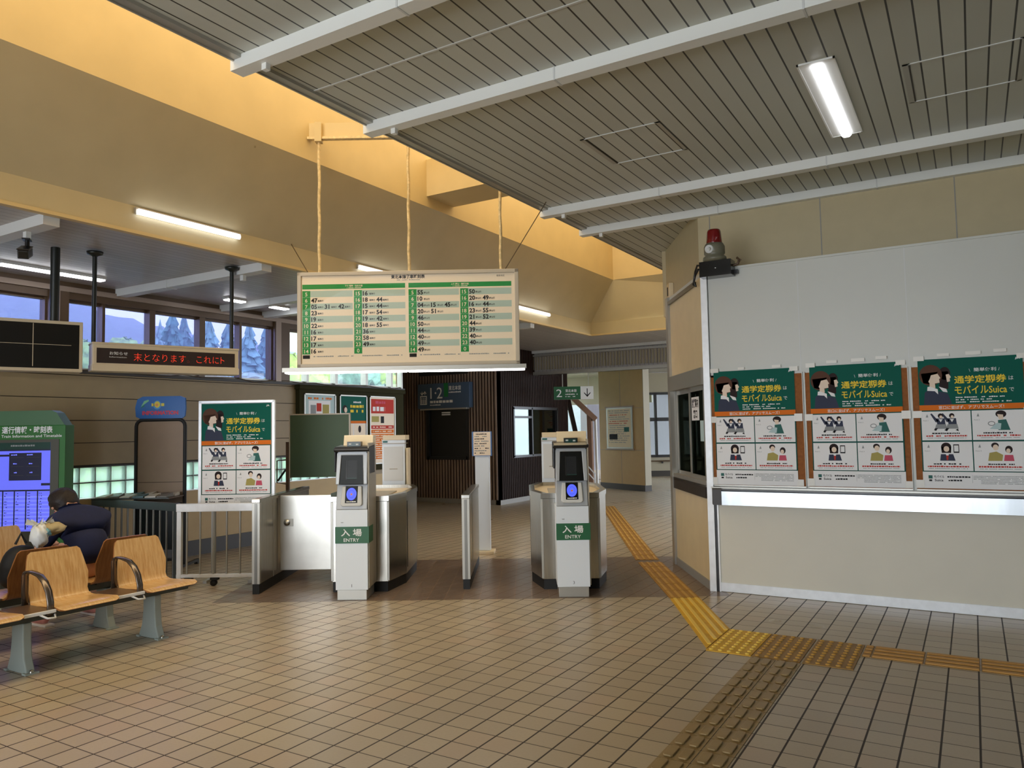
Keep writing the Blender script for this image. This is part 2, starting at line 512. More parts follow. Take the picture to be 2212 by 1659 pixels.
    def text(s, t, x, z, h, m, L=2, y=0.0, align='l', bold=0.0, wfit=None):
        """lettering of cap height about 0.7*H at baseline Z"""
        vs, fs, a, b = glyphs(t, bold)
        sx = h if wfit is None else wfit / max(b - a, 1e-6)
        off = {'l': 0, 'c': -(b - a) * sx / 2, 'r': -(b - a) * sx}[align] - a * sx
        yy = y - L * 0.0007
        return s.add([(x + off + p * sx, yy, z + q * h) for p, q in vs], fs, m)

    def dashes(s, x0, x1, z, h, m, L=2, y=0.0, seed=0, fill=0.8):
        """a line of print too small to read"""
        rr = random.Random(seed); x = x0
        while x < x1:
            w = h * rr.uniform(0.6, 1.6)
            if rr.random() < fill: s.rect(x, min(x + w, x1), z, z + h * rr.uniform(0.75, 1.0), m, L, y)
            x += w + h * 0.28
        return s

    def build(s, name, parent=None, bev=0.0, seg=2):
        me = bpy.data.meshes.new(name)
        me.from_pydata([tuple(p) for p in s.v], [], s.f)
        for n in s.mats: me.materials.append(M[n])
        for p, k, q in zip(me.polygons, s.m, s.sm): p.material_index = k; p.use_smooth = q
        me.update()
        o = bpy.data.objects.new(name, me); COL.objects.link(o)
        if parent: o.parent = parent
        if bev:
            md = o.modifiers.new('edge', 'BEVEL'); md.width = bev; md.segments = seg; md.limit_method = 'ANGLE'; md.angle_limit = radians(40)
        return o


def tag(o, label=None, cat=None, group=None, kind=None):
    if label: o['label'] = label
    if cat: o['category'] = cat
    if group: o['group'] = group
    if kind: o['kind'] = kind
    return o


def thing(name, label, cat, loc=(0, 0, 0), rz=0.0, group=None):
    o = bpy.data.objects.new(name, None); COL.objects.link(o)
    o.empty_display_size = 0.1
    o.location = loc; o.rotation_euler = (0, 0, rz)
    return tag(o, label, cat, group)


def struct(name, mb, label=None, bev=0.0, parent=None):
    o = mb.build(name, parent, bev)
    if not parent: tag(o, label, None, None, 'structure')
    return o


def copy_thing(o, loc=None, rz=None, label=None):
    c = o.copy(); COL.objects.link(c)
    if loc is not None: c.location = loc
    if rz is not None: c.rotation_euler = (0, 0, rz)
    if label: c['label'] = label
    for ch in list(o.children):
        d = ch.copy(); COL.objects.link(d); d.parent = c
        for g in list(ch.children):
            e = g.copy(); COL.objects.link(e); e.parent = d
    return c


R30 = radians(30)
ORD = ['first', 'second', 'third', 'fourth', 'fifth', 'sixth', 'seventh', 'eighth', 'ninth', 'tenth', 'eleventh', 'twelfth', 'thirteenth',
       'fourteenth', 'fifteenth', 'sixteenth', 'seventeenth', 'eighteenth', 'nineteenth', 'twentieth', 'twenty-first', 'twenty-second', 'twenty-third', 'twenty-fourth', 'twenty-fifth', 'twenty-sixth', 'twenty-seventh', 'twenty-eighth']

# ================================================================== THE SETTING
struct('floor', MB().box(-13.5, 6.6, -6.2, 27, -0.2, 0, 'floor_tiles'), 'square beige-brown floor tiles with a darker tiled band through the ticket gates')

# main ceiling of grey planks, its edge and the pale beams under it
ZC = 3.97
mb = MB().box(-3.85, 6.6, -6.2, 13.35, ZC, ZC + 0.12, 'ceiling_planks')
struct('ceiling', mb, 'grey plank ceiling over the concourse')
mb = MB().box(-3.862, -3.80, -6.2, 13.35, ZC - 0.022, ZC, 'satin_aluminium').box(-3.875, -3.862, -6.2, 13.35, ZC - 0.03, ZC + 0.06, 'satin_aluminium')
struct('trim_1', mb, 'grey metal edge strip along the skylight side of the plank ceiling')
for k, y in enumerate((1.35, 3.107, 4.33, 7.12, 8.08)):
    mb = MB().box(-3.90, 6.5, y, y + 0.10, ZC - 0.085, ZC, 'white_beam')
    x = -2.25 - 0.31 * (k % 2)
    while x < 6.4:
        mb.box(x, x + 0.012, y - 0.004, y + 0.104, ZC - 0.090, ZC, 'light_grey'); x += 1.55
    mb.box(-3.66, -3.62, y + 0.04, y + 0.075, ZC - 0.125, ZC - 0.07, 'white_beam')
    struct('ceiling_beam', mb, 'pale painted beam under the plank ceiling')

# skylight shaft
mb = MB().box(-5.87, -5.75, -6.2, 13.47, 4.42, 6.4, 'cream_paint')
struct('wall_skylight', mb, 'cream wall of the skylight shaft glowing yellow')
struct('wall_skylight_end', MB().box(-5.75, -0.6, 13.35, 13.47, 4.42, 6.4, 'cream_paint'), 'cream end wall of the skylight shaft')
struct('wall_skylight_room', MB().box(-3.85, -3.75, -6.2, 13.35, ZC + 0.06, 6.4, 'cream_paint'))
struct('wall_skylight_near', MB().box(-5.75, -3.75, -6.3, -6.2, 3.4, 6.4, 'cream_paint'))
struct('roof_skylight', MB().box(-5.9, -3.7, -6.3, 13.5, 6.4, 6.46, 'skylight_sheet'))
mb = MB().box(-5.75, -3.85, 7.55, 8.12, 4.55, 5.02, 'cream_paint')
struct('skylight_beam', mb, 'boxed cream beam crossing the skylight shaft')

# sloping soffit and its lower band, along the shaft and across its end
ye0, ye1 = 13.35, 13.48
mb = MB()
mb.add([(-5.75, -6.2, 4.42), (-5.75, ye0, 4.42), (-6.30, ye1, 3.65), (-6.30, -6.2, 3.65)], [(0, 1, 2, 3)], 'soffit_paint')
mb.add([(-5.75, ye0, 4.42), (-0.6, ye0, 4.42), (-0.6, ye1 + 0.45, 3.65), (-6.30, ye1, 3.65)], [(0, 1, 2, 3)], 'soffit_paint')
struct('wall_soffit', mb, 'sloping beige soffit below the skylight')
mb = MB().box(-6.34, -6.30, -6.2, ye1 + 0.04, 3.42, 3.65, 'soffit_paint').box(-6.35, -6.285, -6.2, ye1, 3.40, 3.43, 'cream_paint')  # darker band over paler lip: the lamp gradient is put into the colours
mb.box(-6.30, -0.6, ye1, ye1 + 0.04, 3.42, 3.65, 'soffit_paint').box(-6.30, -0.6, ye1 - 0.012, ye1 + 0.05, 3.40, 3.43, 'cream_paint')
struct('trim_2', mb, 'cream fascia band under the sloping soffit')

# low ceiling towards the windows and beyond the gates
mb = MB().box(-9.2, -6.33, -6.2, 11.1, 3.42, 3.5, 'low_ceiling_planks').box(-11.6, -6.33, 11.1, 13.5, 3.42, 3.5, 'low_ceiling_planks').box(-13.5, -0.6, 13.5, 27, 3.42, 3.5, 'low_ceiling_planks')
struct('ceiling_low', mb, 'low grey plank ceiling beside the windows')
for y in (3.26, 5.476, 7.0, 7.75, 9.4, 11.2):
    mb = MB().box(-9.0, -6.36, y, y + 0.13, 3.33, 3.42, 'light_grey').box(-6.75, -6.70, y + 0.04, y + 0.08, 3.27, 3.33, 'light_grey')
    mb.box(-8.0, -7.97, y - 0.005, y + 0.135, 3.325, 3.42, 'light_grey')
    struct('ceiling_beam', mb, 'pale beam under the low ceiling')

# window wall
XW = -9.02
mb = MB()
mb.box(XW - 0.15, XW, -6.2, 11.05, 0.0, 0.868, 'beige_wall')
mb.box(XW - 0.15, XW, -6.2, 2.4, 0.868, 1.255, 'siding').box(XW - 0.15, XW, 9.72, 11.05, 0.868, 1.255, 'siding')
mb.box(XW - 0.15, XW - 0.012, -6.2, 11.05, 1.255, 2.37, 'siding_joint')
z = 1.275
while z < 2.34:
    z1 = min(z + 0.257, 2.36)
    mb.box(XW - 0.02, XW + 0.012, -6.2, 11.05, z, z1, 'siding'); z += 0.266
mb.box(XW - 0.15, XW, -6.2, 2.9, 2.37, 3.42, 'siding')
mb.box(XW - 0.12, XW + 0.03, 2.9, 11.05, 3.22, 3.42, 'brown_metal').box(XW - 0.12, XW + 0.06, 2.9, 11.05, 3.30, 3.36, 'brown_light')
mb.box(XW - 0.15, XW + 0.05, 2.9, 11.05, 2.355, 2.395, 'dark_base')
struct('wall_windows', mb, 'beige siding wall below the long window band')
struct('baseboard_windows', MB().box(XW, XW + 0.02, -6.2, 8.4, 0, 0.20, 'dark_base'), 'dark skirting of the window wall')

struct('wall_alcove', MB().prism([(-9.17, 11.03), (-9.06, 11.05), (-11.48, 13.98), (-11.60, 13.98)], 0, 3.42, 'siding'))

# cables drooping along the sill
mb = MB()
pts = [(XW + 0.06, 2.5 + i * 0.3, 2.40 + 0.012 * sin(i * 2.1) - 0.03 * (i % 5 == 2)) for i in range(29)]
mb.tube(pts, 0.007, 'wire', 6)
tag(mb.build('sill_cable'), 'thin dark cable lying along the sill of the window band', 'cable')

# upper windows: three bays with mullions
def window_bay(name, y0, y1, mull, glass, frame, label):
    mb = MB()
    for a in mull:
        y, w = a
        mb.box(XW - 0.10, XW + 0.02, y - w / 2, y + w / 2, 2.395, 3.22, frame)
    for y, w in ((y0, 0.02), (y1, 0.02)):
        mb.box(XW - 0.10, XW, y - w, y + w, 2.395, 3.22, 'satin_aluminium' if frame != 'brown_metal' else frame)
    mb.box(XW - 0.09, XW - 0.03, y0, y1, 2.395, 2.425, 'satin_aluminium')
    mb.box(XW - 0.09, XW - 0.03, y0, y1, 3.19, 3.22, 'brown_metal')
    root = struct(name, mb, label)
    MB().box(XW - 0.065, XW - 0.058, y0, y1, 2.42, 3.195, glass).build('pane', root)
window_bay('window_1', 2.92, 4.68, [(3.8, 0.06)], 'blue_film_pane', 'brown_metal', 'blue tinted upper window beside the hanging black board')
window_bay('window_2', 4.9, 7.97, [(5.34, 0.035), (5.985, 0.08), (6.73, 0.09), (7.37, 0.04)], 'blue_film_pane', 'brown_metal', 'blue tinted upper windows behind the red LED sign')
window_bay('window_3', 8.26, 11.03, [(8.67, 0.05), (9.31, 0.06), (10.05, 0.06), (10.72, 0.05)], 'clear_pane', 'satin_aluminium', 'clear upper windows above the olive notice case')
mb = MB()
for a, b in ((4.68, 4.9), (7.97, 8.26)): mb.box(XW - 0.15, XW + 0.06, a, b, 2.395, 3.3, 'brown_metal').box(XW, XW + 0.075, a + 0.01, a + 0.11, 2.395, 3.3, 'brown_light')
struct('trim_3', mb, 'broad brown posts between the window bays')

# glass block strip
mb = MB().box(XW - 0.13, XW - 0.0, 2.4, 9.72, 0.868, 0.878, 'aluminium').box(XW - 0.13, XW, 2.4, 9.72, 1.243, 1.262, 'dark_base')
y = 2.4
while y <= 9.73:
    mb.box(XW - 0.11, XW - 0.02, y - 0.005, y + 0.005, 0.87, 1.25, 'steel_dark'); y += 0.1927
mb.box(XW - 0.11, XW - 0.02, 2.4, 9.72, 1.056, 1.068, 'dark_base')
gw = struct('window_4', mb, 'strip of pale green glass blocks low in the siding wall')
mb = MB(); y = 2.4
while y < 9.6:
    for z in (0.88, 1.068): mb.box(XW - 0.09, XW - 0.03, y + 0.008, y + 0.185, z + 0.004, z + 0.174, 'glass_block')
    y += 0.1927
mb.build('pane', gw, 0.012)

# ticket office: lower block with counter
YW = 7.47
CA = V((-2.264, 7.47, 0)); CB = V((-3.063, 8.753, 0))
ct = (CB - CA); CL = ct.length; ct.normalize(); cnrm = V((-ct.y, ct.x, 0))   # outward is -cnrm or +cnrm
if cnrm.x > 0: cnrm = -cnrm
OX = Matrix(((ct.x, -cnrm.x, 0, CA.x), (ct.y, -cnrm.y, 0, CA.y), (0, 0, 1, 0), (0, 0, 0, 1)))  # local x along the slanting wall, y into the office
mb = MB()
mb.box(-2.2, 6.6, YW, YW + 0.12, 0.0, 0.86, 'office_beige')
mb.box(-2.2, -2.15, YW, YW + 0.12, 0.86, 2.1, 'office_white')
mb.box(-2.2, 6.6, YW, YW + 0.12, 0.86, 3.14, 'office_white')
for x in (-1.351, -0.453, 0.45, 1.35):
    mb.box(x - 0.004, x + 0.004, YW - 0.002, YW, 2.1, 3.14, 'light_grey')
mb.box(-2.2, 6.6, YW - 0.012, YW + 0.75, 3.14, 3.16, 'office_white')
struct('wall_office', mb, 'pale panelled ticket office wall behind the posters')
struct('baseboard_office', MB().box(-2.17, 6.6, YW - 0.012, YW, 0.004, 0.088, 'aluminium'), 'bright aluminium skirting under the counter')
mb = MB().box(-2.268, -2.205, YW - 0.03, YW + 0.04, 0, 3.15, 'aluminium').box(-2.205, -2.18, YW - 0.012, YW, 0, 0.86, 'black_plastic').box(-2.18, -2.165, YW - 0.015, YW, 0, 0.86, 'aluminium')
struct('trim_4', mb, 'bright aluminium corner post of the ticket office')
# slanting wall with sliding window
mb = MB(OX)
mb.box(0.03, CL, 0, 0.1, 0.0, 0.90, 'chamfer_beige').box(0.03, CL, 0, 0.1, 2.19, 3.1, 'chamfer_beige')
mb.box(0.03, CL, -0.012, 0.0, 0, 0.085, 'plinth_grey')
mb.box(0.03, CL, -0.02, 0.1, 0.89, 1.02, 'dark_brown').box(0.03, CL, -0.03, 0.1, 2.02, 2.19, 'satin_aluminium')
mb.box(0.03, CL, -0.02, 0.1, 1.0, 1.06, 'satin_aluminium')
mb.box(CL - 0.07, CL + 0.04, -0.03, 0.12, 0.0, 3.14, 'satin_aluminium')
struct('wall_office_slant', mb, 'slanting cream ticket office wall facing the gates')
mb = MB(OX)
for a, b, y in ((0.08, 0.72, 0.01), (0.68, CL - 0.09, 0.04)):
    mb.box(a, a + 0.05, y, y + 0.03, 1.06, 2.02, 'satin_aluminium').box(b - 0.05, b, y, y + 0.03, 1.06, 2.02, 'satin_aluminium')
    mb.box(a, b, y, y + 0.03, 1.06, 1.10, 'satin_aluminium').box(a, b, y, y + 0.03, 1.97, 2.02, 'satin_aluminium')
ow = struct('window_5', mb, 'sliding office window in the slanting wall')
MB(OX).box(0.12, 0.68, 0.02, 0.026, 1.10, 1.97, 'office_pane').box(0.72, CL - 0.13, 0.05, 0.056, 1.10, 1.97, 'office_pane').build('pane', ow)
# interior of the office: dark back and floor so the panes look into a room
mb = MB().box(-1.2, 6.5, 10.5, 10.6, 0, 3.1, 'far_wall').box(-3.0, -1.2, 10.5, 10.6, 0, 3.1, 'far_wall')
struct('wall_office_back', mb)
# upper set-back wall
UA = V((-2.49, 8.15, 0)); UB = V((-3.45, 9.80, 0)); ut = (UB - UA); UL = ut.length; ut.normalize()
UX = Matrix(((ut.x, ut.y, 0, UA.x), (ut.y, -ut.x, 0, UA.y), (0, 0, 1, 0), (0, 0, 0, 1)))
mb = MB().box(-2.49, 6.6, 8.15, 8.25, 3.14, ZC, 'fascia_beige')
for x in (-2.36, -1.228, -0.048, 1.1): mb.box(x - 0.005, x + 0.005, 8.146, 8.15, 3.16, ZC, 'plinth_grey')
MBu = MB(UX).box(0, UL, 0, 0.1, 3.08, ZC, 'fascia_beige')
mb.v += MBu.v; o = len(mb.v) - len(MBu.v)
mb.f += [tuple(i + o for i in f) for f in MBu.f]; mb.m += [0] * len(MBu.f); mb.sm += [False] * len(MBu.f)
mb.box(-3.50, -3.40, 9.80, 13.4, 3.08, ZC + 0.02, 'fascia_beige')
struct('wall_office_upper', mb, 'beige wall set back above the ticket office')
struct('ceiling_office', MB(OX).box(0, CL, 0.0, 1.6, 3.10, 3.14, 'office_white'))

# outer walls that are out of the frame
struct('wall_right', MB().box(6.6, 6.75, -6.2, 8.2, 0, 4.1, 'office_white'))
mb = MB().box(-9.2, -6.1, -6.35, -6.2, 0, 4.1, 'siding').box(0.7, 6.75, -6.35, -6.2, 0, 4.1, 'siding').box(-6.1, 0.7, -6.35, -6.2, 3.3, 4.1, 'siding')
struct('wall_entrance', mb)

# counter
ctr = thing('ticket_counter_shelf', 'long brushed steel counter shelf below the posters on the ticket office wall', 'counter', (-2.16, YW, 0))
mb = MB().add([(0.02, 0, 0.845), (0.06, -0.125, 0.845), (0.06, -0.125, 0.975), (0.02, 0, 0.995)] + [(8.6, 0, 0.845), (8.6, -0.125, 0.845), (8.6, -0.125, 0.975), (8.6, 0, 0.995)],
              [(3, 2, 6, 7), (1, 0, 4, 5), (7, 4, 0, 3), (4, 7, 6, 5)], 'steel_counter')
mb.add([(0.06, -0.125, 0.845), (8.6, -0.125, 0.845), (8.6, -0.125, 0.975), (0.06, -0.125, 0.975)], [(0, 1, 2, 3)], 'steel_counter')
mb.build('front_panel', ctr)
MB().add([(0.02, 0, 0.845), (0.06, -0.125, 0.845), (0.06, -0.125, 0.995), (0.02, 0, 1.01), (-0.07, 0, 0.845), (-0.02, -0.14, 0.845), (-0.02, -0.14, 0.99), (-0.07, 0, 1.01)],
         [(4, 5, 6, 7), (5, 1, 2, 6), (4, 0, 1, 5), (7, 6, 2, 3)], 'dark_brown').build('end_cap', ctr)
mb = MB().box(-0.02, 8.6, -0.115, 0.0, 0.98, 0.995, 'black_plastic').box(-0.06, 8.6, -0.06, 0.0, 0.996, 1.012, 'satin_aluminium')
mb.build('top_rail', ctr)

# end of the hall: lintel, pillar, far walls
mb = MB().box(-9.2, -3.4, 15.5, 15.6, 2.86, 3.45, 'low_ceiling_planks')
x = -9.1
while x < -3.5: mb.box(x, x + 0.03, 15.47, 15.5, 2.98, 3.28, 'far_wall'); x += 0.07
mb.box(-9.2, -3.4, 15.43, 15.6, 3.29, 3.33, 'satin_aluminium').box(-9.2, -3.4, 15.40, 15.6, 3.36, 3.42, 'light_grey').box(-9.2, -3.4, 15.42, 15.6, 2.86, 2.93, 'satin_aluminium')
struct('wall_lintel', mb, 'ribbed grey lintel over the far passage')
PA = V((-8.675, 18.96, 0)); PB = V((-7.10, 18.16, 0)); pt = (PB - PA); PL = pt.length; pt.normalize()
PX = Matrix(((pt.x, -pt.y, 0, PA.x), (pt.y, pt.x, 0, PA.y), (0, 0, 1, 0), (0, 0, 0, 1)))
mb = MB(PX)
mb.box(0, PL, 0, 0.2, 0.15, 3.3, 'pillar_beige').box(-0.01, PL + 0.01, -0.01, 0.21, 0, 0.15, 'dark_base')
mb.box(PL / 2 - 0.006, PL / 2 + 0.006, -0.004, 0, 0.15, 3.3, 'far_wall').box(0, PL, -0.004, 0, 1.02, 1.03, 'far_wall').box(0, PL, -0.004, 0, 2.1, 2.11, 'far_wall')
mb.box(PL, PL + 0.02, 0, 0.2, 0.15, 3.3, 'far_wall')
struct('wall_pillar', mb, 'square beige panelled pillar with a dark foot beyond the gates')
FX = Matrix(((GC, -GS, 0, -9.6), (GS, GC, 0, 23.6), (0, 0, 1, 0), (0, 0, 0, 1)))
mb = MB(FX)
mb.box(-1.0, 0.42, 0, 0.15, 0, 3.4, 'far_wall').box(0.42, 3, 0, 0.15, 0, 0.62, 'far_wall').box(0.42, 3, 0, 0.15, 2.75, 3.4, 'far_wall').box(2.2, 6, 0, 0.15, 0, 3.4, 'far_wall')
mb.box(-1, 6, -0.02, 0, 0, 0.18, 'dark_base')
mb.tube([(-0.2, -0.08, 0.5), (4, -0.08, 0.5)], 0.02, 'brown_metal', 8).box(0.9, 0.95, -0.08, 0, 0.42, 0.5, 'black_plastic')
struct('wall_far', mb, 'grey end wall with a dark handrail')
mb = MB(FX).box(0.42, 0.50, -0.03, 0.1, 0.62, 2.75, 'black_plastic').box(0.72, 0.80, -0.03, 0.1, 0.62, 2.75, 'black_plastic').box(2.12, 2.2, -0.03, 0.1, 0.62, 2.75, 'black_plastic')
mb.box(0.42, 2.2, -0.03, 0.1, 0.62, 0.70, 'black_plastic').box(0.42, 2.2, -0.03, 0.1, 2.67, 2.75, 'black_plastic').box(0.42, 2.2, -0.03, 0.1, 1.80, 1.92, 'black_plastic')
fw = struct('window_6', mb, 'black framed window in the end wall')
MB(FX).box(0.5, 2.12, 0.03, 0.036, 0.7, 2.67, 'clear_pane').build('pane', fw)

# waiting room box clad in dark battens
YE = 13.95
mb = MB()
wx0, wx1, wz0, wz1 = -10.65, -9.544, 0.99, 2.15
for a, b, c, d in ((-11.5, wx0, 0.1, 3.42), (wx1, -8.73, 0.1, 3.42), (wx0, wx1, 0.1, wz0), (wx0, wx1, wz1, 3.42)):
    mb.box(a, b, YE, YE + 0.1, c, d, 'dark_wood')
x = -11.48
while x < -8.76:
    if wx0 - 0.04 < x < wx1 + 0.0:
        mb.box(x, x + 0.036, YE - 0.035, YE, 0.1, wz0 - 0.03, 'batten_wood').box(x, x + 0.036, YE - 0.035, YE, wz1 + 0.02, 3.42, 'batten_wood')
    else:
        mb.box(x, x + 0.036, YE - 0.035, YE, 0.1, 3.42, 'batten_wood')
    x += 0.078
mb.box(-11.5, -8.72, YE - 0.04, YE + 0.1, 0, 0.1, 'plinth_grey')
mb.box(-10.87, -9.51, YE - 0.06, YE, 2.86, 2.98, 'black_plastic')
struct('wall_waiting_room', mb, 'waiting room front clad in narrow dark brown battens')
mb = MB()
for a, b, c, d in ((YE, 14.5, 0.1, 3.42), (16.6, 17.2, 0.1, 3.42), (14.5, 16.6, 0.1, 1.0), (14.5, 16.6, 2.1, 3.42)):
    mb.box(-8.83, -8.73, a, b, c, d, 'dark_wood')
y = YE + 0.05
while y < 17.15:
    if 14.45 < y < 16.6:
        mb.box(-8.73, -8.715, y, y + 0.05, 0.1, 0.97, 'dark_wood').box(-8.73, -8.715, y, y + 0.05, 2.13, 3.42, 'dark_wood')
    else: mb.box(-8.73, -8.715, y, y + 0.05, 0.1, 3.42, 'dark_wood')
    y += 0.078
mb.box(-8.83, -8.71, YE - 0.04, 17.2, 0, 0.1, 'plinth_grey')
struct('wall_waiting_room_side', mb, 'dark wood side of the waiting room')
mb = MB()
for a, b, c, d in ((-11.6, -10.9, 0, 3.42), (-9.5, -8.73, 0, 3.42), (-10.9, -9.5, 0, 0.95), (-10.9, -9.5, 2.15, 3.42)): mb.box(a, b, 17.1, 17.2, c, d, 'dark_wood')
struct('wall_waiting_room_back', mb)
struct('wall_waiting_room_end', MB().box(-11.6, -11.5, YE + 0.04, 17.2, 0, 3.42, 'dark_wood'))
mb = MB().box(wx0 - 0.03, wx0 + 0.05, YE - 0.05, YE + 0.05, wz0 - 0.03, wz1 + 0.02, 'black_plastic').box(wx1 - 0.04, wx1 + 0.04, YE - 0.05, YE + 0.05, wz0 - 0.03, wz1 + 0.02, 'black_plastic')
mb.box(wx0, wx1, YE - 0.05, YE + 0.05, wz0 - 0.03, wz0 + 0.04, 'black_plastic').box(wx0, wx1, YE - 0.05, YE + 0.05, wz1 - 0.05, wz1 + 0.02, 'black_plastic')
w7 = struct('window_7', mb, 'dark square window in the battened front under the lift sign')
mb = MB().box(wx0 + 0.05, wx1 - 0.04, YE, YE + 0.006, wz0, wz1, 'dark_pane')
for k in range(2): mb.rect(-10.27 + 0.0, -10.03, 2.0 - 0.045 * k, 2.03 - 0.045 * k, 'paper', 1, YE)
mb.build('pane', w7)
mb = MB()
for a in (14.5, 15.32, 16.56): mb.box(-8.80, -8.705, a, a + 0.05, 1.0, 2.1, 'black_plastic')
mb.box(-8.80, -8.705, 14.5, 16.6, 0.98, 1.03, 'black_plastic').box(-8.80, -8.705, 14.5, 16.6, 2.06, 2.12, 'black_plastic').box(-8.80, -8.71, 14.55, 15.32, 1.86, 1.91, 'black_plastic')
w8 = struct('window_8', mb, 'sliding window in the dark side of the waiting room')
MB().box(-8.765, -8.76, 14.55, 15.32, 1.03, 2.06, 'clear_pane').box(-8.775, -8.77, 15.37, 16.56, 1.03, 2.06, 'dark_pane').build('pane', w8)

# stairway down between waiting room and pillar
mb = MB()
a = V((-10.6, 22.2, 2.45)); 
mb.bar((-9.66, 19.28, 2.50), (-9.10, 19.64, 1.85), 0.16, 0.14, 'stair_wood').bar((-9.75, 19.22, 2.46), (-9.40, 19.5, 0.3), 0.10, 0.12, 'dark_wood')
mb.bar((-9.25, 19.56, 2.0), (-9.25, 19.60, 0.0), 0.13, 0.10, 'stair_wood').bar((-9.12, 19.66, 1.9), (-9.12, 19.70, 0.0), 0.06, 0.06, 'pure_white')
struct('stair_frame', mb, 'brown timber framing of the bright stairway beyond the gates')
mb = MB().bar((-9.42, 19.36, 0.75), (-9.10, 19.52, 0.32), 0.025, 0.03, 'aluminium').bar((-9.42, 19.36, 0.55), (-9.10, 19.52, 0.14), 0.025, 0.03, 'aluminium').box(-9.13, -9.10, 19.5, 19.53, 0, 0.33, 'aluminium')
struct('stair_rail', mb, 'twin pale handrails descending beside the pillar')
struct('wall_stair', MB().box(-13.4, -9.3, 24.6, 24.7, 2.45, 3.42, 'far_wall'), 'wall above the stairway opening')

# ================================================================== TICKET GATES
def octagon(front=0.38, back=2.05, wf=0.285, wm=0.40, ym=0.82, yb=1.6):
    return [(-wf, front), (wf, front), (wm, ym), (wm, yb), (wf, back), (-wf, back), (-wm, yb), (-wm, ym)]


def grow(poly, d):
    cx = sum(p[0] for p in poly) / len(poly); cy_ = sum(p[1] for p in poly) / len(poly)
    return [(x + (d if x > cx else -d), y + (d if y > cy_ else -d)) for x, y in poly]


def gate_body(lx, label):
    t = thing('ticket_gate', label, 'ticket gate', G(lx, 0), R30, 'stainless ticket gate bodies')
    P = octagon()
    MB().prism(grow(P, -0.008), 0.0, 0.10, 'rubber').build('plinth', t)
    mb = MB().prism(P, 0.10, 0.905, 'steel')
    for x, y in (P[1], P[0]): mb.box(x - 0.012, x + 0.012, y - 0.004, y + 0.01, 0.11, 0.9, 'satin_aluminium')
    mb.box(0.08, 0.12, 0.372, 0.38, 0.15, 0.88, 'satin_aluminium')
    mb.build('casing', t, 0.006)
    MB().box(0.393, 0.403, 0.86, 0.90, 0.16, 0.86, 'black_plastic').build('flap_slot', t)
    MB().box(-0.403, -0.393, 0.86, 0.90, 0.16, 0.86, 'black_plastic').build('flap_slot', t)
    Q = grow(P, 0.008); I = grow(P, -0.05); n = len(Q)
    vs = [(x, y, 0.905) for x, y in Q] + [(x, y, 0.955) for x, y in Q] + [(x, y, 0.955) for x, y in I] + [(x, y, 0.90) for x, y in I]
    fs = []
    for i in range(n):
        j = (i + 1) % n
        fs += [(i, j, n + j, n + i), (n + i, n + j, 2 * n + j, 2 * n + i), (2 * n + i, 2 * n + j, 3 * n + j, 3 * n + i)]
    MB().add(vs, fs, 'steel').build('top_rim', t)
    MB().prism(grow(P, -0.05), 0.895, 0.915, 'machine_cream').box(-0.2, 0.2, 0.7, 1.4, 0.915, 0.93, 'machine_side').build('top_tray', t)
    return t


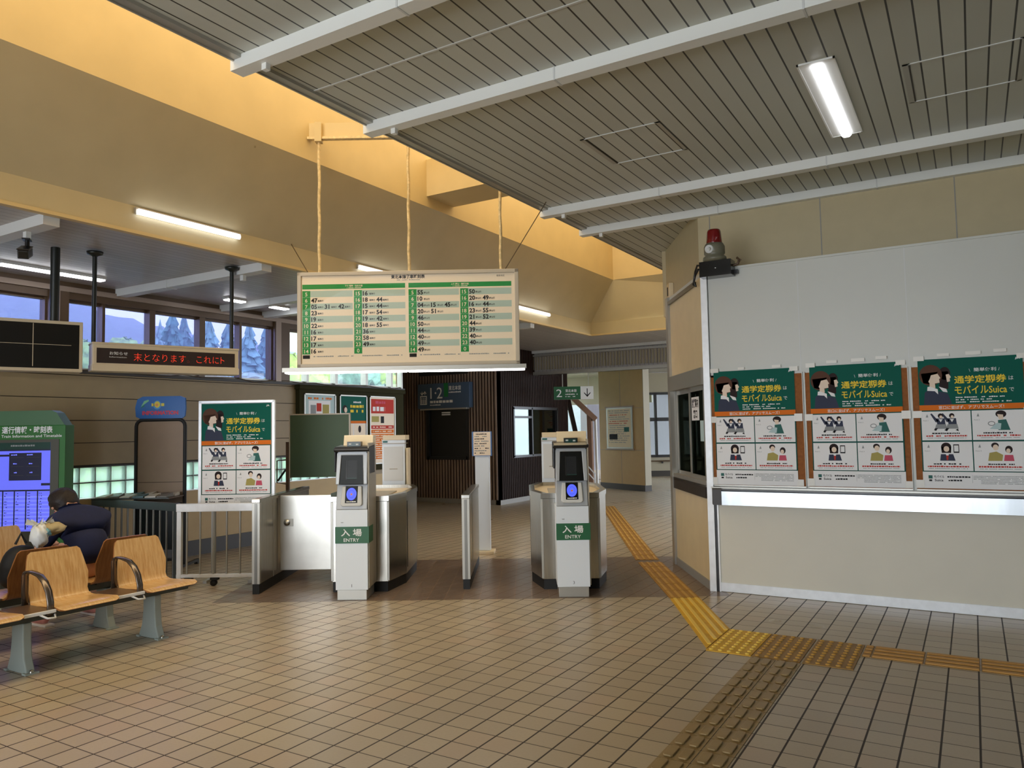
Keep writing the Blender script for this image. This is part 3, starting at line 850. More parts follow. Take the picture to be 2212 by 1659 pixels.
def gate_reader(lx, num, label):
    t = thing('fare_card_reader', label, 'ticket gate', G(lx, 0), R30, 'fare card readers at the gates')
    W2 = 0.155
    MB().box(-W2 + 0.012, W2 - 0.012, 0.01, 0.36, 0.0, 0.098, 'satin_aluminium').build('plinth', t, 0.004)
    mb = MB().box(-W2, W2, 0, 0.37, 0.098, 0.86, 'machine_white').box(W2, W2 + 0.012, 0.02, 0.37, 0.11, 1.5, 'machine_side')
    mb.box(-W2 - 0.004, -W2, 0.05, 0.35, 0.11, 0.86, 'light_grey').lathe([(0, 0.0), (0.014, 0.0), (0.014, 0.004)], (-0.09, -0.0, 0.738), 'steel')
    mb.build('cabinet', t, 0.006)
    mb = MB().box(-W2 - 0.002, W2 + 0.013, -0.004, 0.2, 0.54, 0.698, 'entry_green')
    mb.build('entry_band', t)
    mb = MB()
    mb.text('入 場', 0, 0.615, 0.074, 'pure_white', 1, -0.005, 'c', 0.02, 0.20)
    mb.text('ENTRY', 0, 0.556, 0.046, 'pure_white', 1, -0.005, 'c', 0.012, 0.15)
    mb.build('entry_lettering', t)
    MB().text(num, 0.0, 0.125, 0.04, 'print_black', 1, -0.001, 'c').build('gate_number', t)
    # slanted fare card panel
    mb = MB().extrude([(0.0, 0.862), (0.36, 0.862), (0.36, 1.10), (0.06, 1.10)], 'x', -W2 + 0.004, W2 - 0.004, 'silver_plastic')
    mb.build('reader_housing', t, 0.006)
    tilt = Matrix.Translation((0, 0, 0.862)) @ Matrix.Rotation(-math.atan2(0.06, 0.238), 4, 'X')
    mb = MB(tilt); ax = 0.106
    pl = [(-ax, 0.045), (-ax + 0.02, 0.028), (ax - 0.02, 0.028), (ax, 0.045), (ax - 0.012, 0.225), (-ax + 0.012, 0.225)]
    mb.extrude(pl, 'y', -0.028, 0.0, 'light_grey')
    mb.build('touch_plate', t, 0.008)
    mb = MB(tilt).rect(-0.06, 0.06, 0.058, 0.222, 'black_gloss', 1, -0.028)
    mb.oval(0, 0.145, 0.048, 0.060, 'blue_disc', 2, -0.028, 28).oval(0, 0.145, 0.030, 0.038, 'blue_disc_dark', 3, -0.028, 24).oval(0, 0.145, 0.027, 0.034, 'blue_disc', 4, -0.028, 24)
    mb.oval(0, 0.143, 0.010, 0.010, 'emblem_orange', 5, -0.028).dashes(-0.045, 0.045, 0.066, 0.011, 'pure_white', 2, -0.028, 3, 1.0)
    mb.build('touch_display', t)
    # head with black screen in a silver surround
    side = [(0.02, 1.10), (0.36, 1.10), (0.36, 1.47), (0.13, 1.47), (0.07, 1.40)]
    mb = MB().extrude(side, 'x', -W2 + 0.004, W2 - 0.002, 'black_plastic')
    mb.build('head', t, 0.01)
    ang = math.atan2(0.05, 0.30)
    th = Matrix.Translation((0, 0.02, 1.10)) @ Matrix.Rotation(-ang, 4, 'X')
    mb = MB(th)
    mb.extrude([(-0.152, 0.0), (-0.118, 0.0), (-0.104, 0.283), (0.104, 0.283), (0.118, 0.0), (0.152, 0.0), (0.15, 0.30), (0.135, 0.318), (-0.135, 0.318), (-0.15, 0.30)], 'y', -0.022, 0.01, 'silver_plastic')
    mb.build('head_surround', t, 0.005)
    mb = MB(th).flat([(-0.118, 0.004), (0.118, 0.004), (0.104, 0.284), (-0.104, 0.284)], 'black_gloss', 1, -0.008)
    mb.rect(-0.045, 0.05, 0.06, 0.235, 'screen_dark', 2, -0.008).rect(-0.058, -0.047, 0.05, 0.24, 'black_plastic', 3, -0.008).rect(-0.045, 0.05, 0.055, 0.062, 'screen_green', 3, -0.008)
    mb.build('head_screen', t)
    mb = MB().extrude([(0.012, 1.418), (0.05, 1.41), (0.30, 1.43), (0.30, 1.48), (0.05, 1.465), (0.0, 1.44)], 'x', -W2 - 0.018, W2 + 0.016, 'black_plastic')
    mb.box(-W2 - 0.018, -W2 + 0.0, 0.03, 0.3, 1.22, 1.44, 'black_plastic').box(W2, W2 + 0.016, 0.06, 0.3, 1.2, 1.44, 'black_plastic')
    mb.build('hood', t, 0.008)
    mb = MB().box(-0.062, 0.072, 0.10, 0.18, 1.455, 1.512, 'black_plastic').box(-0.05, 0.06, 0.097, 0.10, 1.466, 1.502, 'screen_green')
    mb.box(-0.045, -0.02, 0.0955, 0.097, 1.482, 1.496, 'light_grey').box(0.025, 0.05, 0.0955, 0.097, 1.478, 1.492, 'light_grey')
    mb.build('status_display', t, 0.004)
    mb = MB().extrude([(0.20, 1.44), (0.37, 1.44), (0.37, 1.575), (0.245, 1.575)], 'x', -0.125, W2 + 0.012, 'machine_cream').box(-0.126, W2 + 0.013, 0.238, 0.372, 1.55, 1.556, 'machine_side')
    mb.build('back_cover', t, 0.006)
    return t


def exit_reader(lx, ly, label):
    t = thing('exit_card_reader', label, 'ticket gate', G(lx, ly), R30, 'exit readers seen from behind')
    MB().box(-0.14, 0.14, 0.0, 0.10, 0.0, 1.5, 'machine_white').box(-0.12, 0.12, -0.006, 0.0, 1.0, 1.42, 'light_grey').box(-0.05, 0.05, -0.008, -0.006, 1.14, 1.15, 'machine_side').build('back_panel', t, 0.006)
    MB().box(-0.13, 0.15, -0.01, 0.3, 1.50, 1.56, 'machine_cream').box(-0.145, 0.15, -0.012, 0.2, 1.455, 1.462, 'machine_side').build('cap', t, 0.01)
    mb = MB().rect(-0.13, -0.07, 1.47, 1.49, 'print_teal', 2, -0.012)
    mb.build('sticker', t)
    MB().box(0.15, 0.18, 0.02, 0.2, 0.6, 1.4, 'machine_cream').build('side_cover', t, 0.008)
    return t


gate_body(0.0, 'stainless gate body behind the card reader standing next to the closed swing panel')
gate_body(2.125, 'stainless gate body behind the card reader nearest the ticket office')
gate_reader(0.0, '1', 'white entry card reader with green band and number 1, beside the closed swing panel')
gate_reader(2.125, '3', 'white entry card reader with green band and number 3, nearest the ticket office')
exit_reader(0.05, 2.06, 'white back of the exit reader rising behind card reader number 1')
exit_reader(2.02, 2.06, 'white back of the exit reader rising behind card reader number 3')


def thin_barrier(lx, ly, length, label, h=0.95):
    t = thing('gate_barrier', label, 'barrier', G(lx, ly), R30, 'thin stainless gate barriers')
    MB().box(-0.034, 0.034, 0.004, length, 0, 0.10, 'rubber').build('plinth', t)
    mb = MB().box(-0.036, 0.036, 0.02, length, 0.10, h - 0.03, 'steel').box(-0.04, 0.04, 0.0, 0.04, 0.10, h - 0.03, 'satin_aluminium')
    mb.box(-0.014, 0.014, -0.003, 0.0, 0.10, h - 0.05, 'steel_dark').box(-0.039, 0.039, 0.42, 0.44, 0.10, h - 0.03, 'satin_aluminium')
    mb.build('panel', t, 0.004)
    MB().box(-0.044, 0.044, -0.006, length, h - 0.04, h, 'steel').build('top_rail', t, 0.005)
    return t


thin_barrier(-1.045, 0.335, 1.75, 'thin stainless barrier where the pipe fence meets the swing panel')
thin_barrier(1.065, 0.437, 1.5, 'thin free-standing stainless barrier midway between the two gates')
# swing panel
t = thing('swing_gate', 'closed plain stainless swing panel blocking the lane beside card reader number 1', 'gate', G(-1.0, 0.93), R30)
MB().box(0.01, 0.575, 0, 0.03, 0.13, 0.932, 'steel_panel').box(0.56, 0.59, -0.006, 0.036, 0.12, 0.936, 'aluminium').build('panel', t, 0.004)
mb = MB().box(0.05, 0.15, -0.01, 0, 0.60, 0.68, 'satin_aluminium')
mb2 = MB(Matrix.Translation((0.085, -0.01, 0.64)) @ Matrix.Rotation(radians(90), 4, 'X')).lathe([(0.0, 0.02), (0.018, 0.02), (0.022, 0.012), (0.034, 0.006), (0.036, 0.0)], (0, 0, 0), 'steel')
mb.build('latch_plate', t); mb2.build('latch_knob', t)

# notice post between the gates
t = thing('notice_post', 'slim cream post with a handwritten notice board, behind the middle gate barrier', 'sign post', (-5.56, 8.45, 0), R30 * 0.9)
MB().box(-0.13, 0.14, -0.12, 0.14, 0, 0.035, 'machine_cream').build('base', t, 0.004)
MB().box(-0.10, 0.09, -0.04, 0.05, 0.035, 1.29, 'machine_white').build('post', t, 0.008)
mb = MB().box(-0.135, 0.125, -0.055, -0.04, 1.265, 1.585, 'rack_blue').rect(-0.115, 0.11, 1.272, 1.58, 'timetable_paper', 1, -0.055)
for k in range(9): mb.dashes(-0.10, 0.09 - 0.03 * (k % 3), 1.545 - 0.031 * k, 0.014, 'print_grey' if k % 2 else 'print_black', 2, -0.055, 40 + k, 0.75)
mb.build('notice', t)

# ================================================================== PIPE FENCES
def pipe_fence(name, label, loc, rz, length, m_bar, h, n, low, post, gap=None):
    t = thing(name, label, 'fence', loc, rz)
    MB().box(0, length, -0.03, 0.03, h - 0.085, h, m_bar).build('top_rail', t, 0.004)
    MB().box(0.0, length, -0.02, 0.02, low, low + 0.035, m_bar).build('bottom_rail', t, 0.003)
    for x in post: MB().box(x - 0.025, x + 0.025, -0.025, 0.025, 0.02 if low > 0.06 else 0, h - 0.08, m_bar).build('post', t, 0.003)
    for k in range(n):
        x = (k + 0.75) * length / (n + 0.5)
        MB().tube([(x, 0, low + 0.03), (x, 0, h - 0.08)], 0.011, 'steel_dark' if m_bar == 'fence_grey' else 'satin_aluminium', 8).build('baluster', t)
    return t


fc = G(-2.06, 0.80)
t = pipe_fence('rolling_fence', 'short rolling pipe fence with a bright flat top rail, beside the thin barrier', fc, R30, 0.93, 'aluminium', 0.872, 6, 0.09, (0.03,))
for x in (0.12, 0.40):
    mb = MB().box(x - 0.03, x + 0.05, -0.03, 0.03, 0.065, 0.09, 'rubber')
    mb2 = MB(Matrix.Translation((x, -0.018, 0.034)) @ Matrix.Rotation(radians(-90), 4, 'X')).lathe([(0, 0), (0.034, 0), (0.034, 0.036), (0, 0.036)], (0, 0, 0), 'rubber')
    mb.v += mb2.v; o = len(mb.v) - len(mb2.v); mb.f += [tuple(i + o for i in f) for f in mb2.f]; mb.m += [0] * len(mb2.f); mb.sm += mb2.sm
    mb.build('caster', t)
pipe_fence('pipe_fence', 'dark grey pipe fence running from the rolling fence to the siding wall', (-9.0, 5.25, 0), 0, 1.60, 'fence_grey', 0.872, 13, 0.03, (0.03, 1.57))

# ================================================================== POSTERS
def poster_art(t, w, h):
    """pass poster: 0..w across, 0..h up, front faces -y"""
    U = lambda u: u * w
    Z = lambda v: h * (1 - v)
    MB().box(0, w, 0.0, 0.002, 0, h, 'paper').build('sheet', t)
    mb = MB().rect(0, w, Z(0.357), h, 'poster_green').build('heading_panel', t)
    a = MB()
    # two students, second one behind
    a.oval(U(0.265), Z(0.115), U(0.055), h * 0.05, 'hair_dark', 2).flat([(U(.215), Z(.10)), (U(.30), Z(.10)), (U(.295), Z(.235)), (U(.205), Z(.24))], 'hair_dark', 2)
    a.flat([(U(.275), Z(.125)), (U(.305), Z(.12)), (U(.325), Z(.145)), (U(.312), Z(.155)), (U(.314), Z(.178)), (U(.285), Z(.182))], 'print_skin', 3)
    a.flat([(U(.20), Z(.215)), (U(.275), Z(.235)), (U(.285), Z(.262)), (U(.24), Z(.255))], 'paper', 3)
    a.flat([(U(.18), Z(.357)), (U(.20), Z(.25)), (U(.285), Z(.27)), (U(.325), Z(.357))], 'print_navy', 2)
    a.oval(U(0.125), Z(0.125), U(0.115), h * 0.082, 'hair_brown', 4).flat([(U(.03), Z(.11)), (U(.20), Z(.10)), (U(.12), Z(.195)), (U(.05), Z(.185))], 'hair_brown', 4)
    a.flat([(U(.115), Z(.155)), (U(.13), Z(.125)), (U(.195), Z(.115)), (U(.222), Z(.15)), (U(.208), Z(.157)), (U(.212), Z(.185)), (U(.165), Z(.19)), (U(.168), Z(.225)), (U(.11), Z(.225)), (U(.112), Z(.185)), (U(.10), Z(.175))], 'print_skin', 5)
    a.flat([(U(.045), Z(.357)), (U(.06), Z(.26)), (U(.10), Z(.235)), (U(.19), Z(.255)), (U(.245), Z(.357))], 'print_navy', 5)
    a.flat([(U(.09), Z(.215)), (U(.115), Z(.213)), (U(.19), Z(.235)), (U(.192), Z(.275)), (U(.16), Z(.25)), (U(.085), Z(.245))], 'paper', 6)
    a.build('illustration', t)
    a = MB()
    a.text('簡単便利', U(.65), Z(.108), h * .030, 'paper', 2, 0, 'c', .01, U(.21))
    a.text('\\', U(.50), Z(.11), h * .032, 'paper', 2).text('/', U(.775), Z(.11), h * .032, 'paper', 2)
    a.build('slogan_lettering', t); a = MB()
    a.text('通学定期券', U(.355), Z(.192), h * .062, 'poster_yellow', 2, 0, 'l', .022, U(.49)).text('は', U(.865), Z(.182), h * .036, 'paper', 2)
    a.text('モバイルSuica', U(.355), Z(.275), h * .072, 'poster_yellow', 2, 0, 'l', .014, U(.49)).text('で', U(.865), Z(.268), h * .036, 'paper', 2)
    a.build('heading_lettering', t); a = MB()
    for k, e in enumerate((.82, .72, .88)): a.dashes(U(.36), U(e), Z(.308 + .018 * k), h * .009, 'paper', 2, 0, 11 + k)
    a.build('small_print', t)
    MB().text('JR', U(.93), Z(.03), h * .018, 'paper', 2, 0, 'l', .03, U(.05)).build('railway_logo', t)
    a = MB().rect(0, w, Z(.398), Z(.357), 'poster_orange', 2).text('窓口に並ばず、アプリでスムーズ！', U(.5), Z(.389), h * .028, 'paper', 3, 0, 'c', .012, U(.62))
    a.build('banner', t)
    a = MB().rect(0, w, Z(.872), Z(.398), 'poster_deep', 1)
    a.build('card_ground', t)
    for k, (u0, v0) in enumerate(((.012, .407), (.505, .407), (.012, .642), (.505, .642))):
        u1, v1 = u0 + .482, v0 + .223
        a = MB().rect(U(u0), U(u1), Z(v1), Z(v0), 'paper', 2)
        cu = (u0 + u1) / 2; q = lambda du, dv: (U(cu + du), Z(v0 + dv))
        a.text('Point %d' % (k + 1), U(u0 + .02), Z(v0 + .075), h * .013, 'print_grey', 3)
        a.flat([(U(u0 + .045), Z(v0 + .045)), (U(u0 + .06), Z(v0 + .02)), (U(u0 + .07), Z(v0 + .045))], 'print_grey', 3)
        if k == 0:
            for d, s_ in ((-.05, 1), (.06, 1)):
                a.flat([q(d - .10, .02), q(d - .085, .015), q(d - .02, .075), q(d - .05, .085)], 'print_navy', 3)
                a.oval(U(cu + d), Z(v0 + .035), U(.026), h * .019, 'hair_dark', 4).oval(U(cu + d + .004), Z(v0 + .043), U(.015), h * .011, 'print_skin', 5)
                a.flat([q(d - .045, .055), q(d + .04, .055), q(d + .045, .10), q(d - .035, .10)], 'print_navy', 3).flat([q(d - .02, .06), q(d + .02, .06), q(d, .085)], 'paper', 4)
                a.flat([q(d - .045, .10), q(d + .05, .10), q(d + .06, .135), q(d - .06, .135)], 'print_grey', 3)
                a.flat([q(d - .06, .13), q(d - .03, .13), q(d - .05, .15), q(d - .07, .145)], 'print_black', 4).flat([q(d + .03, .145), q(d + .055, .135), q(d + .06, .155)], 'print_black', 4)
        elif k == 1:
            a.oval(U(cu + .03), Z(v0 + .03), U(.05), h * .027, 'hair_dark', 3).flat([q(-.005, .03), q(.05, .035), q(.05, .07), q(.01, .07)], 'print_skin', 4)
            a.flat([q(.0, .075), q(.075, .07), q(.11, .15), q(.0, .15)], 'print_teal', 3).flat([q(-.01, .095), q(.03, .10), q(.02, .145), q(-.08, .14)], 'print_sky', 4)
            a.oval(U(cu - .06), Z(v0 + .10), U(.035), h * .018, 'print_grey', 3).oval(U(cu - .06), Z(v0 + .10), U(.026), h * .012, 'paper', 4)
        elif k == 2:
            a.oval(U(cu - .01), Z(v0 + .04), U(.05), h * .034, 'hair_dark', 3).flat([q(-.06, .04), q(.04, .04), q(.035, .085), q(-.055, .085)], 'hair_dark', 3)
            a.oval(U(cu - .008), Z(v0 + .055), U(.028), h * .022, 'print_skin', 4)
            a.flat([q(-.065, .095), q(.055, .095), q(.075, .145), q(-.075, .145)], 'print_navy', 3).flat([q(-.02, .09), q(.015, .09), q(0, .13)], 'paper', 4).flat([q(-.012, .105), q(.01, .105), q(.004, .14), q(-.01, .14)], 'print_red', 5)
            a.rect(*(U(cu + .06), U(cu + .115)), Z(v0 + .085), Z(v0 + .02), 'print_black', 3).rect(U(cu + .067), U(cu + .108), Z(v0 + .075), Z(v0 + .028), 'paper', 4)
        else:
            a.oval(U(cu - .04), Z(v0 + .03), U(.035), h * .022, 'hair_dark', 3).oval(U(cu - .035), Z(v0 + .045), U(.026), h * .022, 'print_skin', 4)
            a.flat([q(-.11, .145), q(-.095, .085), q(-.03, .075), q(.03, .10), q(.02, .145)], 'print_olive', 3)
            a.oval(U(cu + .085), Z(v0 + .06), U(.034), h * .028, 'hair_dark', 3).oval(U(cu + .08), Z(v0 + .07), U(.02), h * .018, 'print_skin', 4)
            a.flat([q(.035, .145), q(.045, .10), q(.12, .10), q(.13, .145)], 'print_pink', 3)
        a.dashes(U(cu - .14), U(cu + .13), Z(v0 + .175), h * .011, 'print_black', 3, 0, 20 + k, .9)
        a.dashes(U(cu - .20), U(cu + .20), Z(v0 + .195), h * .012, 'print_red', 3, 0, 30 + k, .95)
        a.dashes(U(cu - .19), U(cu + .19), Z(v0 + .208), h * .005, 'print_grey', 3, 0, 35 + k, .9)
        a.build('picture_card', t)
    a = MB().text('モバイル', U(.11), Z(.918), h * .022, 'print_black', 2, 0, 'l', .02, U(.10)).text('Suica', U(.115), Z(.945), h * .024, 'print_black', 2, 0, 'l', .02, U(.085))
    a.rect(U(.055), U(.095), Z(.925), Z(.90), 'print_teal', 2).rect(U(.06), U(.09), Z(.945), Z(.932), 'print_black', 2)
    a.dashes(U(.24), U(.46), Z(.916), h * .012, 'print_black', 2, 0, 50).dashes(U(.25), U(.38), Z(.943), h * .012, 'print_black', 2, 0, 51)
    a.rect(U(.48), U(.482), Z(.955), Z(.895), 'print_grey', 2)
    for k in range(6): a.dashes(U(.49 if k < 3 else .56), U(.95), Z(.905 + .011 * k), h * .005, 'print_grey', 2, 0, 60 + k, .95)
    a.build('footer_print', t)


def wall_poster(x0, x1, z0, z1, label, tapes):
    t = thing('commuter_pass_poster', label, 'poster', (x0, YW - 0.023, z0), 0, 'student pass posters over the counter')
    poster_art(t, x1 - x0, z1 - z0)
    for (a, b, c, d) in tapes:
        MB().box(a, b, -0.004, -0.002, c, d, 'tape').build('tape', t)
    return t


def cork(x0, x1, label):
    t = thing('cork_board', label, 'notice board', (x0, YW, 1.03), 0, 'cork boards above the counter')
    w = x1 - x0
    MB().box(0, w, -0.012, 0, 0, 1.05, 'cork').build('cork_panel', t)
    MB().box(-0.012, 0.0, -0.02, 0, -0.01, 1.06, 'office_white').box(w, w + 0.006, -0.02, 0, -0.01, 1.06, 'office_white').box(-0.012, w + 0.006, -0.018, 0, -0.012, 0.0, 'satin_aluminium').build('frame', t)


cork(-2.200, -1.345, 'brown cork board at the corner of the ticket office, behind the first poster')
cork(-1.318, -0.472, 'brown cork board between the two others, behind the middle poster')
cork(-0.44, 0.42, 'brown cork board farthest along the counter from the corner post')
w, h = 0.757, 1.10
def tapes_for(n):
    T = [(-0.03, 0.05, h - 0.01, h + 0.03), (w - 0.04, w + 0.035, h - 0.03, h + 0.012), (-0.055, 0.015, 0.60, 0.66), (w - 0.012, w + 0.06, 0.60, 0.67), (-0.055, 0.01, 0.0, 0.07), (w - 0.01, w + 0.05, 0.0, 0.06)]
    T += [(0.15, 0.24, h + 0.02, h + 0.045), (0.36, 0.47, h + 0.02, h + 0.05), (0.56, 0.65, h + 0.03, h + 0.058)] if n else [(0.24, 0.30, h + 0.01, h + 0.03), (0.56, 0.64, h + 0.01, h + 0.035)]
    return T
wall_poster(-2.168, -1.411, 1.034, 2.134, 'green student pass poster taped up nearest the corner post of the ticket office', tapes_for(0))
wall_poster(-1.276, -0.519, 1.036, 2.136, 'green student pass poster taped up between two others above the counter', tapes_for(1))
wall_poster(-0.39, 0.367, 1.04, 2.14, 'green student pass poster taped up farthest from the corner post, above the counter', tapes_for(1))

# poster on a stand behind the rolling fence
pw, ph = 0.80, 1.135
p0 = G(-1.94, 1.10, 0)
t = thing('poster_stand', 'framed green student pass poster on a stand behind the rolling fence', 'poster stand', p0, R30)
MB().box(-0.02, pw + 0.02, 0.004, 0.03, 0.76, 1.97, 'light_grey').build('backing', t)
mb = MB().box(-0.022, 0.012, -0.012, 0.03, 0.76, 1.98, 'aluminium').box(pw + 0.004, pw + 0.034, -0.012, 0.03, 0.76, 1.98, 'aluminium').box(-0.02, pw + 0.03, -0.012, 0.03, 1.955, 1.985, 'aluminium')
mb.box(-0.02, pw + 0.03, -0.012, 0.03, 0.76, 0.785, 'aluminium')
mb.build('frame', t, 0.003)
for x in (0.13, 0.62): MB().box(x - 0.02, x + 0.02, 0.035, 0.075, 0.0, 0.9, 'satin_aluminium').build('leg', t)
for x in (0.13, 0.62): MB().box(x - 0.02, x + 0.02, -0.18, 0.25, 0.0, 0.03, 'satin_aluminium').build('foot', t)
tmp = thing('temporary', None, None)
poster_art(tmp, pw - 0.02, 1.16)
for ch in list(tmp.children):
    ch.parent = t; ch.location = (0.012, -0.004, 0.79)
bpy.data.objects.remove(tmp)

# ================================================================== HANGING TIMETABLE BOARD
bw, bz0, bz1 = 2.252, 2.262, 3.238
bh = bz1 - bz0
b0 = G(-0.604, 0.28, 0)
t = thing('timetable_board', 'large cream departure timetable board with green headings hanging over the gates', 'timetable board', b0, radians(31.0))
MB().box(0.03, bw - 0.03, 0.0, 0.07, bz0 + 0.02, bz1 - 0.02, 'timetable_frame').build('case', t)
mb = MB().box(0, 0.042, -0.02, 0.08, bz0, bz1, 'timetable_frame').box(bw - 0.042, bw, -0.02, 0.08, bz0, bz1, 'timetable_frame').box(0, bw, -0.02, 0.08, bz1 - 0.04, bz1, 'timetable_frame').box(0, bw, -0.02, 0.08, bz0, bz0 + 0.04, 'timetable_frame')
mb.build('frame', t, 0.006)
U = lambda u: u * bw
Z = lambda v: bz0 + bh * (1 - v)
MB().rect(0.04, bw - 0.04, bz0 + 0.04, bz1 - 0.04, 'timetable_paper', 1).build('sheet', t)
a = MB()
a.text('東北本線発車時刻表', U(.5), Z(.078), bh * .042, 'print_black', 2, 0, 'c', .03, U(.153)).dashes(U(.45), U(.555), Z(.10), bh * .009, 'print_grey', 2, 0, 5, .9).build('title_lettering', t)
MB().text('福島地区', U(.90), Z(.075), bh * .022, 'print_black', 2).build('date_lettering', t)
LT = {5: [], 6: [47], 7: [5, 31, 42], 8: [23], 9: [19], 10: [22], 11: [16], 12: [17], 13: [17], 14: [16], 15: [16], 16: [18, 44], 17: [15, 44], 18: [17, 54], 19: [19, 42], 20: [18, 55], 21: [36], 22: [58], 23: [49], 0: []}
RTT = {5: [55], 6: [10], 7: [4, 15, 45], 8: [20, 51], 9: [46], 10: [50], 11: [44], 12: [40], 13: [49], 14: [49], 15: [50], 16: [20, 49], 17: [16, 44], 18: [23, 55], 19: [21, 52], 20: [44], 21: [39], 22: [40], 23: [40], 0: []}
hours = list(range(5, 24)) + [0]
for name, TT, u0, uw, head, dest in (('down_table', LT, .022, .465, '下り 福島・仙台方面', '福島行'), ('up_table', RTT, .502, .465, '上り 郡山・黒磯方面', '郡山行')):
    a = MB().rect(U(u0), U(u0 + uw), Z(.178), Z(.128), 'timetable_green', 2).text(head, U(u0 + uw / 2), Z(.155), bh * .020, 'timetable_paper', 3, 0, 'c', .02).dashes(U(u0 + uw / 2 - .035), U(u0 + uw / 2 + .035), Z(.172), bh * .008, 'timetable_paper', 3, 0, 8)
    vt, pit = .195, .0665
    for c in range(2):
        ub = u0 + c * uw * .502
        a.rect(U(ub), U(ub + .036), Z(vt + pit * 10), Z(vt), 'timetable_green', 2)
        for r in range(10):
            hh = hours[c * 10 + r]
            va = vt + r * pit
            if r % 2 == 0: a.rect(U(ub + .036), U(ub + uw * (.49 if c == 0 else .498)), Z(va + pit), Z(va), 'timetable_stripe', 2)
            a.rect(U(ub), U(ub + .036), Z(va + pit + .001), Z(va + pit - .001), 'timetable_stripe', 4)
            a.text(str(hh), U(ub + .018), Z(va + pit * .82), bh * .056, 'timetable_paper', 3, 0, 'c', .01)
            for k, mn in enumerate(TT[hh]):
                x = ub + .040 + k * .061
                a.text('%02d' % mn, U(x), Z(va + pit * .84), bh * .062, 'print_black', 3, 0, 'l', .035).text(dest, U(x + .029), Z(va + pit * .72), bh * .021, 'print_black', 3, 0, 'l', .02, U(.026))
    a.rect(U(u0 + .002), U(u0 + .034), Z(.905), Z(.868), 'print_black', 2)
    for k in range(4): a.dashes(U(u0 + .05 + .11 * k), U(u0 + .05 + .11 * k + (.09 if k % 2 == 0 else .07)), Z(.888), bh * .012, 'print_grey', 2, 0, 70 + k, .95)
    a.build(name, t)
MB().box(0.04, bw - 0.04, -0.012, -0.009, bz0 + 0.04, bz1 - 0.04, 'board_cover').build('cover', t)
lm = MB().extrude([(-0.19, bz0 - 0.055), (-0.18, bz0 - 0.055), (-0.175, bz0 - 0.03), (0.02, bz0 - 0.03), (0.04, bz0 - 0.01), (0.02, bz0 + 0.0), (-0.06, bz0 - 0.002), (-0.19, bz0 - 0.012)], 'x', -0.10, bw + 0.06, 'satin_aluminium').build('lamp_housing', t)
MB().box(-0.08, bw * 0.5 - 0.01, -0.165, -0.05, bz0 - 0.066, bz0 - 0.032, 'tube_white_mid').box(bw * 0.5 + 0.01, bw + 0.045, -0.165, -0.05, bz0 - 0.066, bz0 - 0.032, 'tube_white_mid').build('lamp_tube', lm)
rodx = (0.215, 1.135, 2.075); ztop = (4.66, 4.64, 4.62)
for x, zt in zip(rodx, ztop):
    pts = [(x + 0.004 * sin(k * 1.7 + x), 0.03, bz1 - 0.02 + (zt - bz1) * k / 12) for k in range(13)]
    MB().tube(pts, 0.016, 'rod_paint', 8).build('hanging_rod', t)
mb = MB().box(0.10, 2.16, 0.0, 0.06, 4.63, 4.655, 'rod_paint').box(0.05, 0.70, 0.035, 0.05, 4.66, 4.81, 'cream_paint').box(rodx[0] - 0.035, rodx[0] + 0.035, -0.02, 0.07, 4.60, 4.80, 'cream_paint')
mb.build('support_bar', t)
for a_, b_2 in (((0.10, 0.05, bz1), (-0.36, 0.75, 3.86)), ((bw - 0.14, 0.05, bz1), (bw + 0.30, 0.05, 3.94))):
    MB().tube([a_, b_2], 0.005, 'wire', 6).build('stay_wire', t)

# ================================================================== LED SIGN AND BLACK BOARD
LX, LY = -7.195, 4.158
ang = math.atan2(5.437 - 4.158, -6.696 + 7.195)
t = thing('led_sign', 'long cream LED message sign with red scrolling lettering hung on black posts', 'LED sign', (LX, LY, 0), ang)
lw = 1.37
MB().box(-0.005, lw, -0.06, 0.14, 2.235, 2.505, 'led_case').box(-0.01, lw + 0.005, -0.068, 0.15, 2.49, 2.51, 'led_case').box(-0.01, lw + 0.005, -0.066, 0.14, 2.232, 2.30, 'led_case').build('case', t, 0.006)
MB().rect(0.03, lw - 0.04, 2.31, 2.455, 'led_face', 1, -0.061).build('face', t)
a = MB().text('お知らせ', 0.14, 2.395, 0.034, 'light_grey', 1, -0.063, 'l', .01, 0.16).text('Information', 0.14, 2.365, 0.02, 'light_grey', 1, -0.063, 'l', 0, 0.15)
a.build('printed_caption', t)
a = MB().text('末となります。これに', 0.355, 2.345, 0.09, 'led_red', 1, -0.063, 'l', -0.022, 0.81).text('ト', 1.185, 2.345, 0.09, 'led_red', 1, -0.063, 'l', -0.022, 0.035)
a.build('led_lettering', t)
for x in (0.02, 1.33):
    MB().tube([(x, 0.05, 2.50), (x, 0.05, 3.38)], 0.021, 'post_black', 12).lathe([(0, 3.40), (0.075, 3.40), (0.07, 3.375), (0.03, 3.36), (0.021, 3.35)], (x, 0.05, 0), 'post_black').build('post', t)
MB().tube([(lw - 0.02, 0.1, 2.5), (lw + 0.03, 0.1, 2.46), (lw + 0.02, 0.1, 2.38), (lw + 0.04, 0.1, 2.30)], 0.012, 'black_plastic', 6).build('cable', t)

